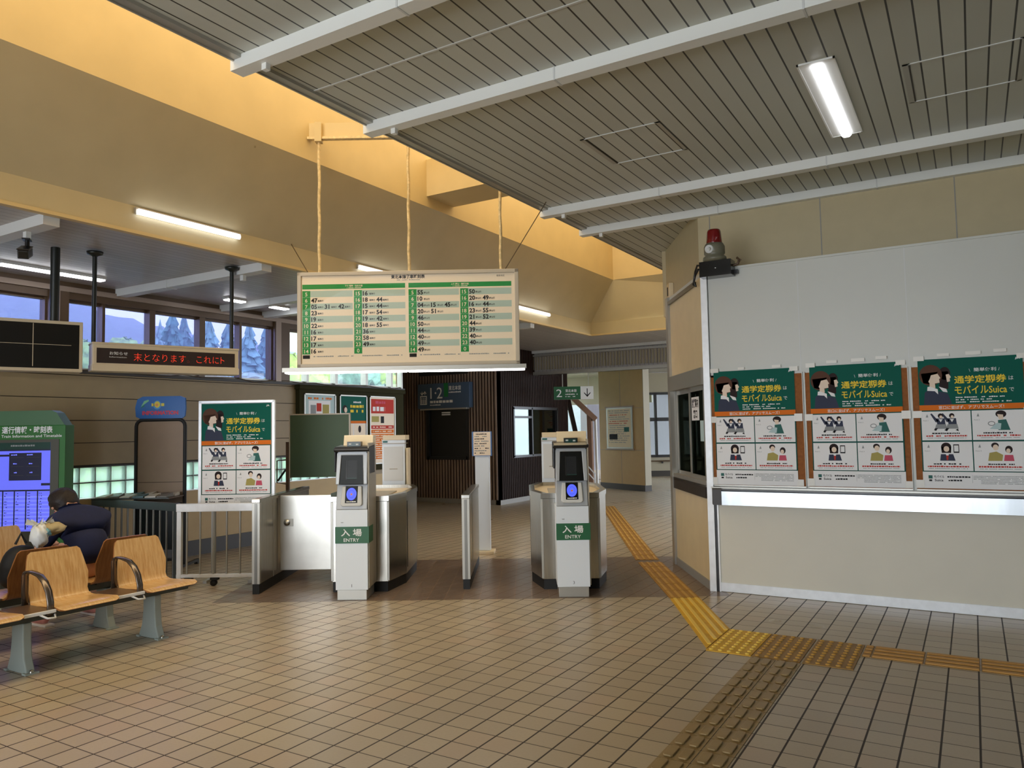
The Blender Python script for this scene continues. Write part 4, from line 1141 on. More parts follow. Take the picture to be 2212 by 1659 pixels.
t = thing('departure_board', 'unlit black departure display hung on a dark post beside the red LED sign', 'display board', (LX, LY, 0), ang)
x1 = -0.085; x0 = -1.45
MB().box(x0, x1, -0.05, 0.16, 2.215, 2.69, 'led_case').build('case', t, 0.006)
MB().rect(x0 + 0.03, x1 - 0.03, 2.245, 2.66, 'board_black', 1, -0.0505).build('face', t)
mb = MB()
for x in (-0.49,): mb.rect(x, x + 0.006, 2.26, 2.655, 'led_case', 2, -0.0505)
mb.rect(x0 + 0.05, -0.18, 2.462, 2.466, 'led_case', 2, -0.0505)
mb.build('divider', t)
MB().tube([(-0.31, 0.06, 2.68), (-0.31, 0.06, 3.40)], 0.04, 'post_black', 14).build('post', t)

# ================================================================== LIGHTS
t = thing('ceiling_light', 'recessed white tube light glowing in the plank ceiling near the ticket office', 'ceiling light', (-0.774, 5.93, ZC))
fw_, fl = 0.118, 0.742
MB().box(-fw_, -fw_ + 0.012, -fl, fl, -0.012, 0.0, 'pure_white').box(fw_ - 0.012, fw_, -fl, fl, -0.012, 0.0, 'pure_white').box(-fw_, fw_, -fl, -fl + 0.012, -0.012, 0, 'pure_white').box(-fw_, fw_, fl - 0.012, fl, -0.012, 0, 'pure_white').build('frame', t)
mb = MB().add([(-fw_ + .01, -fl + .01, -.008), (fw_ - .01, -fl + .01, -.008), (fw_ - .01, fl - .01, -.008), (-fw_ + .01, fl - .01, -.008)], [(3, 2, 1, 0)], 'pure_white')
mb.build('reflector', t)
MB().extrude([(-0.03, -0.012), (-0.038, -0.024), (-0.02, -0.04), (0.02, -0.04), (0.038, -0.024), (0.03, -0.012)], 'y', -fl + 0.05, fl - 0.03, 'tube_recessed').build('tube', t)

lampn = ['tube lamp on the cream fascia above the red LED sign', 'tube lamp on the cream fascia, second along from the entrance', 'tube lamp on the cream fascia, third along from the entrance', 'tube lamp on the cream fascia closest to the waiting room']
for k, y in enumerate((4.0, 6.86, 10.6)):
    t = thing('fascia_lamp', 'white ' + lampn[k], 'tube light', (-6.27, y, 3.60), 0, 'tube lamps along the fascia')
    MB().box(-0.028, 0.0, 0.0, 1.12, -0.02, 0.035, 'satin_aluminium').build('housing', t)
    MB().extrude([(-0.02, -0.024), (0.018, -0.03), (0.028, -0.01), (0.022, 0.018), (-0.005, 0.02)], 'y', 0.015, 1.11, 'tube_white').build('tube', t)
for k, (x, y, lab) in enumerate(((-8.44, 3.9, 'tube lamp under the low ceiling near the hanging black display'), (-8.36, 6.6, 'tube lamp under the low ceiling behind the LED sign'), (-8.36, 7.36, 'tube lamp under the low ceiling beside the timetable board'), (-8.0, 10.3, 'tube lamp under the low ceiling beyond the gates'))):
    t = thing('low_ceiling_lamp', 'white ' + lab, 'tube light', (x, y, 3.42), 0, 'tube lamps under the low ceiling')
    L_ = 1.1 if k == 0 else 0.30
    MB().box(-0.06, 0.06, 0, L_, -0.03, 0, 'light_grey').build('housing', t)
    MB().box(-0.05, 0.05, 0.01, L_ - 0.01, -0.045, -0.03, 'tube_white_mid').build('diffuser', t)
t = thing('passage_lamp', 'white tube lamp in the far passage above the green platform sign', 'tube light', (-7.9, 16.3, 3.0), radians(0))
MB().box(-0.5, 0.6, -0.06, 0.06, -0.01, 0.03, 'light_grey').box(-0.3, -0.28, -0.01, 0.01, 0.03, 0.42, 'light_grey').box(0.38, 0.40, -0.01, 0.01, 0.03, 0.42, 'light_grey').build('housing', t)
MB().box(-0.48, 0.58, -0.05, 0.05, -0.05, -0.01, 'tube_white').build('diffuser', t)

# ceiling access panels
for x0, x1, y0, y1, lab in ((-2.66, -1.98, 5.567, 6.262, 'square access panel in the plank ceiling near the skylight'), (-0.295, 0.40, 5.58, 6.28, 'square access panel in the plank ceiling beside the recessed light')):
    t = tag(MB().box(x0, x1, y0, y0 + 0.012, ZC - 0.006, ZC, 'light_grey').box(x0, x1, y1 - 0.012, y1, ZC - 0.006, ZC, 'light_grey').box(x0, x0 + 0.035, y0, y1, ZC - 0.006, ZC, 'satin_aluminium').box(x1 - 0.03, x1, y0, y1, ZC - 0.006, ZC, 'satin_aluminium')
            .box(x0 + 0.035, x0 + 0.045, y0, y1, ZC - 0.005, ZC, 'dark_base').box(x1 - 0.04, x1 - 0.03, y0, y1, ZC - 0.005, ZC, 'dark_base').build('access_panel'), lab, 'access panel')
MB_ = MB().box(-3.85, 1.5, 3.72, 3.735, ZC - 0.005, ZC, 'light_grey')
struct('trim_5', MB_, 'thin pale joint strip across the plank ceiling')

# notices on the office window
for s0, z0, w_, h_, nm, lab in ((0.59, 1.665, 0.30, 0.245, 'window_notice', 'white notice with bold black characters stuck on the sliding office window'), (0.26, 1.45, 0.13, 0.21, 'window_leaflet', 'plain pale leaflet stuck low on the sliding office window')):
    p = CA + ct * s0 - cnrm * 0.008
    t = thing(nm, lab, 'notice', (p.x, p.y, z0), math.atan2(-ct.y, -ct.x))
    MB().box(0, w_, 0.0, 0.003, 0, h_, 'paper' if w_ > .2 else 'print_sky').build('sheet', t)
    if w_ > .2:
        a = MB()
        for k, q in enumerate(('営業案内', '窓口')): a.text(q, w_ / 2, .145 - .115 * k, .095, 'print_black', 1, 0, 'c', .03, w_ - .05 if k == 0 else w_ - .14)
        a.build('lettering', t)

# ================================================================== BEACON, INTERCOM, CAMERA
t = thing('warning_beacon', 'red warning beacon with siren on a black bracket box at the office corner', 'warning light', (-2.08, 7.44, 3.06))
MB().box(-0.155, 0.155, -0.13, 0.03, 0.0, 0.15, 'black_gloss').box(0.0, 0.012, -0.134, -0.13, 0.07, 0.08, 'light_grey').build('bracket_box', t, 0.008)
mb = MB().lathe([(0, 0.15), (0.10, 0.15), (0.115, 0.17), (0.11, 0.195), (0.085, 0.215), (0.1, 0.23), (0.1, 0.30), (0.085, 0.33), (0.0, 0.335)], (-0.02, -0.05, 0), 'beacon_base')
mb.build('siren', t)
h2 = MB(Matrix.Translation((-0.045, -0.145, 0.265)) @ Matrix.Rotation(radians(90), 4, 'X')).lathe([(0, 0.012), (0.012, 0.012), (0.014, 0.0), (0.03, 0.01), (0.04, 0.012), (0.042, 0.0)], (0, 0, 0), 'light_grey').build('speaker_grille', t)
MB().lathe([(0.074, 0.33), (0.076, 0.34), (0.066, 0.45), (0.058, 0.468), (0.0, 0.474)], (-0.02, -0.05, 0), 'red_lens', 28).build('red_dome', t)
mb = MB().tube([(0.155, -0.03, 0.10), (0.2, -0.03, 0.11), (0.21, -0.04, 0.15), (0.19, -0.03, 0.17)], 0.012, 'brown_metal', 6).tube([(0.2, -0.03, 0.12), (0.23, -0.03, 0.15)], 0.008, 'brown_metal', 6).box(0.15, 0.19, -0.02, 0.03, 0.02, 0.06, 'black_plastic')
mb.build('clamp_knob', t)
MB().tube([(-0.15, -0.04, 0.13), (-0.20, -0.04, 0.14), (-0.235, 0.0, 0.09), (-0.26, 0.03, 0.0), (-0.235, 0.0, -0.06), (-0.28, 0.06, -0.03), (-0.24, 0.02, 0.06), (-0.19, -0.04, 0.10)], 0.011, 'black_plastic', 6).build('cable', t)

o = MB().box(0.20, CL - 0.08, -0.03, -0.002, 3.045, 3.085, 'steel_dark').build('cable_duct'); o.matrix_world = OX
tag(o, 'grey cable duct running along the top of the slanting office wall', 'cable duct')
t = thing('wall_speaker', 'small cream wall speaker box on the slanting office wall above the grey cable duct', 'speaker', tuple(UA + ut * 1.47), 0)
xf = Matrix(((ut.x, ut.y, 0, 0), (ut.y, -ut.x, 0, 0), (0, 0, 1, 0), (0, 0, 0, 1)))
MB(xf).box(-0.06, 0.12, -0.06, -0.002, 3.22, 3.45, 'machine_cream').build('case', t, 0.01)
MB(xf).box(0.02, 0.07, -0.066, -0.06, 3.29, 3.40, 'black_plastic').build('grille', t)

t = thing('security_camera', 'black bullet security camera hung from the end of the pale low ceiling beam', 'security camera', (-6.725, 3.32, 3.27), radians(-35))
MB().box(-0.05, 0.05, -0.03, 0.03, -0.012, 0.0, 'black_plastic').tube([(-0.02, 0, 0), (-0.02, 0, -0.09), (0.0, 0, -0.12)], 0.018, 'black_plastic', 8).build('bracket', t)
MB().bar((-0.03, 0, -0.10), (0.17, 0, -0.17), 0.08, 0.07, 'black_plastic').bar((-0.02, 0, -0.058), (0.19, 0, -0.132), 0.09, 0.012, 'black_plastic').build('body', t, 0.006)
MB().bar((0.165, 0, -0.168), (0.176, 0, -0.172), 0.06, 0.05, 'black_gloss').build('lens', t)

# ================================================================== SIGNS BEYOND THE GATES
t = thing('lift_sign', 'dark blue lift sign for platforms 1 and 2 on the dark battened wall', 'sign', (-10.80, YE - 0.05, 2.11))
sw, sh = 1.42, 0.56
MB().box(0, sw, -0.14, 0, 0, sh, 'lift_sign').box(0.06, sw - 0.08, -0.145, -0.02, -0.035, 0.0, 'satin_aluminium').build('panel', t, 0.004)
a = MB(); y = -0.141
a.rect(.07, .26, .09, .29, 'paper', 1, y).rect(.09, .24, .11, .265, 'lift_sign', 2, y)
for k in range(3): a.rect(.105 + .047 * k, .13 + .047 * k, .115, .21, 'paper', 3, y).oval(.1175 + .047 * k, .232, .013, .013, 'paper', 3, y)
for s_, x in ((-1, .125), (1, .205)):
    a.rect(x - .007, x + .007, .31, .39, 'paper', 2, y)
    z = .31 if s_ < 0 else .39
    a.flat([(x - .045, z - s_ * .045), (x, z + s_ * .012), (x + .045, z - s_ * .045), (x + .03, z - s_ * .06), (x, z - s_ * .02), (x - .03, z - s_ * .06)], 'paper', 2, y)
a.build('lift_pictogram', t)
a = MB().text('1', .36, .22, .36, 'paper', 1, y, 'l').oval(.505, .345, .022, .022, 'paper', 1, y).text('2', .54, .22, .36, 'paper', 1, y, 'l')
a.text('東北本線', .87, .40, .11, 'paper', 1, y, 'l', .01, .33).dashes(.87, 1.2, .335, .03, 'paper', 1, y, 4, .95).dashes(.35, .98, .12, .06, 'paper', 1, y, 6, .95).dashes(.35, .64, .065, .025, 'paper', 1, y, 7, .95)
a.build('lettering', t)
MB().rect(.735, .85, .25, .56, 'jr_green', 1, y).build('line_stripe', t)

t = thing('platform_sign', 'green and white hanging platform 2 sign with a black down arrow', 'sign', (-8.30, 15.65, 2.28), radians(30))
MB().box(0, 0.92, 0, 0.06, 0, 0.30, 'pure_white').rect(0.0, 0.62, 0, 0.30, 'entry_green', 1, 0).build('panel', t)
for x in (0.2, 0.8): MB().box(x, x + 0.02, 0.02, 0.04, 0.30, 1.14, 'satin_aluminium').build('hanger', t)
a = MB().text('2', 0.06, 0.06, 0.26, 'paper', 2, 0, 'l', 0, .13).text('東北本線', 0.27, 0.175, 0.075, 'paper', 2, 0, 'l', .01, .26).dashes(.27, .55, .11, .025, 'paper', 2, 0, 9).dashes(.27, .5, .06, .02, 'paper', 2, 0, 10)
a.rect(.765, .785, .09, .25, 'print_black', 2).flat([(.70, .14), (.775, .05), (.85, .14), (.85, .165), (.775, .09), (.70, .165)], 'print_black', 2)
a.build('lettering', t)

t = thing('pillar_notice', 'framed printed notice fixed to the beige pillar', 'notice', tuple(PA + pt * 0.33), math.atan2(pt.y, pt.x))
MB().box(0, 1.05, -0.03, -0.005, 1.06, 2.14, 'satin_aluminium').box(-0.03, 1.08, -0.04, -0.005, 1.03, 1.065, 'brown_light').box(-0.03, 1.08, -0.04, -0.005, 2.13, 2.165, 'brown_light').build('frame', t)
a = MB().rect(.06, .99, 1.10, 2.10, 'machine_cream', 1, -0.03)
for k in range(16): a.dashes(.10 + .02 * (k % 3), .93 - .05 * (k % 4), 2.04 - .055 * k, .022, 'print_red' if k in (2, 5, 6) else 'print_grey', 2, -0.03, 80 + k, .9)
a.rect(.72, .92, 1.50, 1.62, 'print_teal', 3, -0.03).rect(.12, .45, 1.30, 1.44, 'print_black', 3, -0.03)
a.build('printed_sheet', t)

# olive notice case on the window wall
t = thing('notice_case', 'dark olive notice case with three framed posters on the window wall beside the waiting room', 'notice case', (XW, 8.42, 0), radians(90))
L_ = 2.53
MB().box(0, L_, -0.10, 0, 0.95, 2.36, 'notice_olive').box(-0.02, L_ + 0.02, -0.13, 0, 2.29, 2.365, 'notice_olive').build('case', t, 0.005)
for k, (a0, a1) in enumerate(((0.09, 0.78), (0.87, 1.53), (1.60, 2.28))):
    mb = MB()
    for c in ((a0, a0 + .02, 1.05, 2.23), (a1 - .02, a1, 1.05, 2.23), (a0, a1, 1.05, 1.07), (a0, a1, 2.21, 2.23)): mb.box(c[0], c[1], -0.115, -0.10, c[2], c[3], 'satin_aluminium')
    mb.build('poster_frame', t)
    a = MB(); y = -0.101; q0, q1 = a0 + .02, a1 - .02; w_ = q1 - q0
    if k == 0:
        a.rect(q0, q1, 1.07, 2.21, 'print_sky', 1, y).rect(q0 + .12 * w_, q0 + .85 * w_, 1.85, 2.12, 'paper', 2, y).rect(q0 + .18 * w_, q0 + .36 * w_, 1.89, 2.05, 'print_grey', 3, y).rect(q0 + .38 * w_, q0 + .54 * w_, 1.95, 2.08, 'print_red', 3, y).rect(q0 + .58 * w_, q0 + .8 * w_, 1.9, 2.06, 'print_olive', 3, y)
        a.dashes(q0 + .1 * w_, q0 + .9 * w_, 2.14, .035, 'poster_orange', 3, y, 12)
        a.flat([(q0, 1.4), (q1, 1.4), (q1, 1.86), (q0 + .8 * w_, 1.78), (q0 + .5 * w_, 1.82), (q0 + .2 * w_, 1.8), (q0, 1.9)], 'hair_brown', 2, y).oval(q0 + .65 * w_, 1.68, .13, .11, 'print_red', 3, y).oval(q0 + .3 * w_, 1.66, .12, .09, 'print_black', 3, y).rect(q0 + .3 * w_, q0 + .4 * w_, 1.5, 1.66, 'paper', 4, y)
    elif k == 1:
        a.rect(q0, q1, 1.07, 2.21, 'paper', 1, y).rect(q0, q1, 1.80, 2.21, 'poster_green', 2, y).oval(q0 + .17 * w_, 2.0, .055, .06, 'hair_dark', 3, y).oval(q0 + .2 * w_, 1.98, .035, .045, 'print_skin', 4, y).flat([(q0 + .04 * w_, 1.80), (q0 + .1 * w_, 1.9), (q0 + .28 * w_, 1.9), (q0 + .36 * w_, 1.8)], 'print_navy', 4, y)
        a.dashes(q0 + .38 * w_, q0 + .9 * w_, 2.02, .05, 'poster_yellow', 3, y, 14, .95).dashes(q0 + .38 * w_, q0 + .9 * w_, 1.94, .05, 'poster_yellow', 3, y, 15, .95).dashes(q0 + .5 * w_, q0 + .8 * w_, 2.1, .03, 'paper', 3, y, 16)
        a.rect(q0, q1, 1.755, 1.80, 'poster_orange', 2, y)
        for r in range(2):
            for c in range(2): a.rect(q0 + (.02 + .49 * c) * w_, q0 + (.48 + .49 * c) * w_, 1.745 - .25 * (r + 1) + .01, 1.745 - .25 * r, 'timetable_paper', 3, y).oval(q0 + (.25 + .49 * c) * w_, 1.66 - .25 * r, .035, .06, 'hair_dark' if c else 'print_red', 4, y)
    else:
        a.rect(q0, q1, 1.07, 2.21, 'timetable_paper', 1, y).rect(q0 + .02, q1 - .02, 1.93, 2.18, 'print_red', 2, y).dashes(q0 + .1 * w_, q0 + .8 * w_, 2.1, .05, 'print_pink', 3, y, 17).dashes(q0 + .1 * w_, q0 + .6 * w_, 1.97, .09, 'paper', 3, y, 18, 1).rect(q0 + .42 * w_, q0 + .56 * w_, 1.76, 1.88, 'print_black', 2, y).rect(q0 + .05 * w_, q0 + .35 * w_, 1.78, 1.88, 'print_olive', 2, y)
        for r in range(8): a.rect(q0 + .02, q1 - .02, 1.66 - .075 * r, 1.72 - .075 * r, 'print_red' if r == 0 else 'poster_orange', 2, y).dashes(q0 + .1 * w_, q0 + .9 * w_, 1.68 - .075 * r, .022, 'timetable_paper', 3, y, 90 + r)
    a.build('poster_print', t)

# green board on posts
gb = V((-7.27, 6.715, 0)); ge = V((-6.655, 7.075, 0))
t = thing('green_board', 'plain green standing board behind card reader number 1', 'board', tuple(gb), math.atan2(ge.y - gb.y, ge.x - gb.x))
wgb = (ge - gb).length + 0.02
MB().box(0, wgb, -0.02, 0.02, 1.06, 1.83, 'chalk_green').build('panel', t)
MB().box(-0.012, 0.0, -0.025, 0.025, 1.05, 1.84, 'timetable_frame').box(-0.012, wgb + .012, -0.025, 0.025, 1.83, 1.845, 'timetable_frame').box(wgb, wgb + .012, -0.025, 0.025, 1.05, 1.84, 'timetable_frame').build('frame', t)
for x in (-0.035, wgb + 0.02):
    MB().box(x - 0.02, x + 0.02, -0.02, 0.02, 0.0, 1.50, 'brown_metal').build('post', t)
    MB().box(x - 0.025, x + 0.025, -0.2, 0.2, 0.0, 0.03, 'brown_metal').build('foot', t)
mb = MB().tube([(-0.04, 0, 1.28), (-0.17, 0.0, 1.27), (-0.17, 0.0, 1.0), (-0.04, 0, 0.98)], 0.01, 'brown_metal', 6).tube([(-0.16, 0, 1.02), (-0.06, 0, 1.16)], 0.014, 'black_plastic', 6)
mb.build('bracket', t)

# brochure rack
ra = V((-8.72, 5.60, 0)); rb_ = V((-8.21, 5.905, 0))
t = thing('brochure_rack', 'black tubular brochure rack with a bare tan board and a blue header sign', 'rack', tuple(ra), math.atan2(rb_.y - ra.y, rb_.x - ra.x))
rw = (rb_ - ra).length
pts = [(0, 0, 0.05), (0, 0, 1.70)] + [(0.08 - 0.08 * cos(k * pi / 8), 0, 1.72 + 0.08 * sin(k * pi / 8)) for k in range(5)] + [(rw - 0.08 + 0.08 * sin(k * pi / 8), 0, 1.72 + 0.08 * cos(k * pi / 8)) for k in range(5)] + [(rw, 0, 1.70), (rw, 0, 0.05)]
MB().tube(pts, 0.022, 'matt_black', 10).build('tube_frame', t)
MB().box(0.02, rw - 0.02, 0.0, 0.012, 0.80, 1.785, 'rack_board').box(0.02, rw - 0.02, -0.003, 0.0, 1.04, 1.048, 'brown_metal').build('board', t)
q = [(0.0, 1.84), (0.05, 1.815), (rw - 0.03, 1.815), (rw, 1.84), (rw + 0.01, 1.93), (rw + 0.005, 2.06), (rw - 0.06, 2.085), (0.08, 2.085), (0.015, 2.05), (-0.01, 1.95)]
MB().extrude(q, 'y', -0.015, 0.015, 'rack_blue').build('header_sign', t)
a = MB(); y = -0.0155
a.text('INFORMATION', rw / 2, 1.862, 0.064, 'lettering_red', 2, y, 'c', .05, .44)
a.flat([(.06, 1.96), (.16, 2.03), (.15, 2.045), (.10, 2.03)], 'leaf_white_green', 2, y).flat([(.05, 1.935), (.12, 1.975), (.09, 1.975)], 'jr_green', 2, y)
a.oval(.26, 1.98, .05, .055, 'rack_blue_edge', 2, y).oval(.26, 1.985, .035, .04, 'emblem_yellow', 3, y).oval(.255, 1.98, .017, .017, 'emblem_orange', 4, y).rect(.19, .345, 1.965, 2.0, 'emblem_yellow', 2, y)
a.build('sign_lettering', t)
MB().box(-0.30, rw, -0.42, -0.02, 0.875, 0.89, 'brown_metal').box(-0.30, rw, -0.43, -0.42, 0.878, 0.891, 'bench_frame').build('tray', t)
for x in (0, rw): MB().box(x - 0.02, x + 0.02, -0.22, 0.42, 0.03, 0.06, 'matt_black').box(x - 0.02, x + 0.02, -0.22, -0.16, 0.0, 0.03, 'rubber').box(x - 0.02, x + 0.02, 0.34, 0.40, 0.0, 0.03, 'rubber').build('foot', t)
MB().box(0.07, rw - 0.03, -0.12, 0.10, 0.25, 0.80, 'screen_dark').box(0.0, rw, -0.02, 0.02, 0.10, 0.13, 'matt_black').build('under_box', t)
rx = Matrix.Translation(ra) @ Matrix.Rotation(math.atan2(rb_.y - ra.y, rb_.x - ra.x), 4, 'Z')
rr = random.Random(4)
mats_b = ['brochure_a', 'brochure_b', 'brochure_a', 'brochure_c', 'brochure_a', 'brochure_b']
names = ['white', 'grey', 'white', 'blue', 'white', 'grey']
k = 0
for i in range(6):
    for j in range(2):
        x = -0.27 + i * 0.142; yb = -0.40 + j * 0.19
        p = rx @ V((x + 0.06, yb + 0.085, 0.892))
        b = thing('brochure_stack', '%s leaflets on the rack tray, %s from the window wall, %s row' % (names[(i + j) % 6], ORD[i], 'front' if j == 0 else 'rear'), 'leaflets', tuple(p), math.atan2(rb_.y - ra.y, rb_.x - ra.x) + rr.uniform(-.12, .12), 'leaflets on the brochure rack')
        MB().add([(-.06, -.085, 0), (.06, -.085, 0), (.06, .085, 0), (-.06, .085, 0), (-.06, -.085, .012), (.06, -.085, .014 + .01 * rr.random()), (.06, .085, .03 + .02 * rr.random()), (-.06, .085, .028)],
                 [(3, 2, 1, 0), (4, 5, 6, 7), (0, 1, 5, 4), (1, 2, 6, 5), (2, 3, 7, 6), (3, 0, 4, 7)], mats_b[(i + j) % 6]).build('leaflet', b)

# information kiosk
ka = V((-7.955, 4.335, 0))
t = thing('information_kiosk', 'green framed train information screen glowing violet behind the waiting seats', 'information screen', tuple(ka), radians(31))
kw = 0.98
q = [(0, 0), (0, 1.735), (-.01, 1.735), (-.09, 1.865), (-.13, 1.885), (-kw + .13, 1.885), (-kw + .09, 1.865), (-kw + .01, 1.735), (-kw, 1.735), (-kw, 0)]
MB().extrude([(0, 0), (0, 1.735), (-kw, 1.735), (-kw, 0)], 'y', 0, 0.16, 'info_green').build('casing', t, 0.006)
MB().extrude([(-.015, 1.735), (-.10, 1.86), (-.15, 1.885), (-kw + .15, 1.885), (-kw + .10, 1.86), (-kw + .015, 1.735)], 'y', 0.01, 0.15, 'info_green_light').build('crown_panel', t)
MB().box(-kw + .05, -.06, -.006, 0, 0.08, 1.59, 'info_grey').build('bezel', t)
a = MB().text('運行情報・時刻表', -.13, 1.66, 0.075, 'paper', 1, -.001, 'r', .02, .52).text('Train Information and Timetable', -.035, 1.612, 0.04, 'paper', 1, -.001, 'r', .008, .62)
a.build('heading_lettering', t)
a = MB(); y = -.0065; sx1 = -.145; sx0 = -kw + .13
a.rect(sx0, sx1, .66, 1.56, 'screen_violet', 1, y).rect(sx0, sx1, 1.49, 1.56, 'screen_green', 2, y).dashes(sx0 + .3, sx1 - .16, 1.52, .018, 'print_grey', 3, y, 21).rect(sx0, sx1, 1.475, 1.49, 'screen_navy', 2, y)
a.rect(sx1 - .42, sx1 - .09, 1.175, 1.455, 'screen_navy', 2, y)
for r in range(3):
    for c in range(2): a.dashes(sx1 - .40 + .16 * c, sx1 - .34 + .16 * c, 1.43 - .09 * r, .012, 'screen_violet_light', 3, y, 22 + r).rect(sx1 - .40 + .16 * c, sx1 - .27 + .16 * c, 1.405 - .09 * r, 1.408 - .09 * r, 'info_grey', 3, y)
a.rect(sx0, sx1 - .42, 1.42, 1.44, 'screen_navy', 2, y).rect(sx1 - .09, sx1, 1.12, 1.145, 'screen_navy', 2, y).rect(sx0, sx1, 1.065, 1.08, 'screen_navy', 2, y)
for c in range(5):
    xx = sx1 - .13 - .118 * c
    a.rect(xx, xx + .013, .68, 1.065, 'screen_navy', 2, y)
    for r in range(13): a.dashes(xx + .022, xx + .05, 1.04 - .028 * r, .009, 'screen_navy', 2, y, 200 + 13 * c + r, .6)
for r in range(9): a.rect(sx0, sx1, .68 + .04 * r, .695 + .04 * r, 'screen_violet_light', 1.5, y)
a.build('screen', t)

# ================================================================== BENCHES (seats face local +x)
def seat_shell(mb, yc, m_front, m_back):
    prof = [(.405, .402, .185), (.40, .412, .215), (.36, .424, .225), (.22, .415, .225), (.08, .405, .225), (.03, .408, .222), (.005, .425, .212), (-.012, .46, .210), (-.025, .52, .222), (-.036, .575, .228), (-.055, .64, .215), (-.075, .705, .202), (-.087, .75, .190), (-.092, .768, .168)]
    n = len(prof)
    nrm = []
    for i in range(n):
        a = prof[max(i - 1, 0)]; b = prof[min(i + 1, n - 1)]
        d = V((b[0] - a[0], 0, b[1] - a[1])).normalized(); nrm.append(V((d.z, 0, -d.x)))
    th = .0065; vs = []
    for sgn in (1, -1):
        for i, (x, z, w) in enumerate(prof):
            p = V((x, yc, z)) + nrm[i] * th * sgn
            vs += [(p.x, yc - w, p.z), (p.x, yc + w, p.z)]
    o = 2 * n; up = []; dn = []; sd = []
    for i in range(n - 1):
        up.append((2 * i, 2 * i + 1, 2 * i + 3, 2 * i + 2)); dn.append((o + 2 * i, o + 2 * i + 2, o + 2 * i + 3, o + 2 * i + 1))
        sd.append((2 * i, 2 * i + 2, o + 2 * i + 2, o + 2 * i)); sd.append((2 * i + 1, o + 2 * i + 1, o + 2 * i + 3, 2 * i + 3))
    sd += [(0, o, o + 1, 1), (2 * n - 2, 2 * n - 1, o + 2 * n - 1, o + 2 * n - 2)]
    # the profile runs from the front edge to the top of the back; side +nrm looks away from the sitter
    mb.add(vs, dn, m_back, True); mb.add(vs, up, m_front, True); mb.add(vs, sd, m_back)


def bench(label, loc, rz, n, ys):
    t = thing('waiting_bench', label, 'bench', loc, rz, 'beam benches of plywood seats')
    y0, y1 = -0.32, 0.30 + 0.66 * (n - 1)
    MB().box(.11, .23, -.40, .66 * (n - 1) + .26, .335, .395, 'bench_frame').build('beam', t, 0.006)
    for k in range(n):
        mb = MB(); seat_shell(mb, .66 * k, 'plywood', 'plywood_back'); s_ = mb.build('seat', t)
        MB().box(.06, .30, .66 * k - .16, .66 * k - .10, .385, .402, 'bench_frame').box(.06, .30, .66 * k + .10, .66 * k + .16, .385, .402, 'bench_frame').build('seat_bracket', t)
        yt = .66 * k - .33
        MB().box(.03, .37, yt - .10, yt + .10, .405, .418, 'tray').box(.36, .378, yt - .105, yt + .105, .40, .422, 'aluminium').build('side_tray', t, 0.003)
        ya = yt + .075
        pts = [(.02, ya, .40), (.02, ya, .62), (.035, ya, .648), (.07, ya, .66), (.14, ya, .655)] + [(.14 + .22 * sin(a), ya, .43 + .225 * cos(a)) for a in (.35, .7, 1.05, 1.4)] + [(.36, ya, .40), (.34, ya, .375)]
        mb = MB()
        vs = []
        for i, p in enumerate(pts):
            a = V(pts[max(i - 1, 0)]); b = V(pts[min(i + 1, len(pts) - 1)]); d = (b - a).normalized(); nn = V((-d.z, 0, d.x))
            for s1, s2 in ((-1, -1), (1, -1), (1, 1), (-1, 1)): vs.append(V(p) + nn * .006 * s1 + V((0, .022 * s2, 0)))
        fs = [(4 * i + q_, 4 * i + (q_ + 1) % 4, 4 * i + 4 + (q_ + 1) % 4, 4 * i + 4 + q_) for i in range(len(pts) - 1) for q_ in range(4)] + [(3, 2, 1, 0), tuple(4 * (len(pts) - 1) + i for i in range(4))]
        mb.add(vs, fs, 'armrest', True); mb.build('armrest', t)
        MB().tube([(.36, ya - .08, .405), (.40, ya - .04, .375), (.405, ya + .01, .37), (.36, ya + .03, .385)], .007, 'aluminium', 6).build('umbrella_hook', t)
    for y in ys:
        out = [(.085, .335), (.085, .22), (.07, .10), (.035, .02), (.035, 0), (.285, 0), (.285, .02), (.25, .10), (.235, .22), (.235, .335)]
        MB().extrude(out, 'y', y - .03, y + .03, 'bench_leg').build('leg', t, 0.008)
        MB().box(.02, .06, y - .045, y + .045, 0, .012, 'bench_leg').box(.26, .31, y - .045, y + .045, 0, .012, 'bench_leg').lathe([(0, .03), (.012, .028), (.014, .012)], (.295, y, 0), 'steel', 8).build('foot_plate', t)
    return t


bench('bench of pale plywood seats facing the concourse, with curved metal armrests', (-5.855, 1.19, 0), 0, 5, (0.0, .66, 1.64, 2.62))
bench('bench of plywood seats facing the windows, with the seated person and black bag', (-6.19, 3.84, 0), pi, 5, (0.03, 1.0, 2.0, 2.6))
bench('bench of plywood seats facing the concourse, in front of the violet information screen', (-7.86, 1.07, 0), 0, 5, (0.0, 1.2, 2.5))

# ================================================================== PERSON
def skin_mesh(verts, edges, radii, sub=2):
    me = bpy.data.meshes.new('skin'); me.from_pydata(verts, edges, [])
    ob = bpy.data.objects.new('skin', me); COL.objects.link(ob)
    md = ob.modifiers.new('skin', 'SKIN'); md.use_smooth_shade = True
    for i, r in enumerate(radii):
        sv = me.skin_vertices[0].data[i]
        sv.radius = (r, r) if isinstance(r, (int, float)) else r
        sv.use_root = (i == 0)
    sb = ob.modifiers.new('sub', 'SUBSURF'); sb.levels = sub; sb.render_levels = sub
    bpy.context.view_layer.update()
    dg = bpy.context.evaluated_depsgraph_get()
    ev = ob.evaluated_get(dg); m2 = ev.to_mesh()
    vs = [v.co.copy() for v in m2.vertices]; fs = [tuple(p.vertices) for p in m2.polygons]
    ev.to_mesh_clear()
    bpy.data.objects.remove(ob); bpy.data.meshes.remove(me)
    return vs, fs


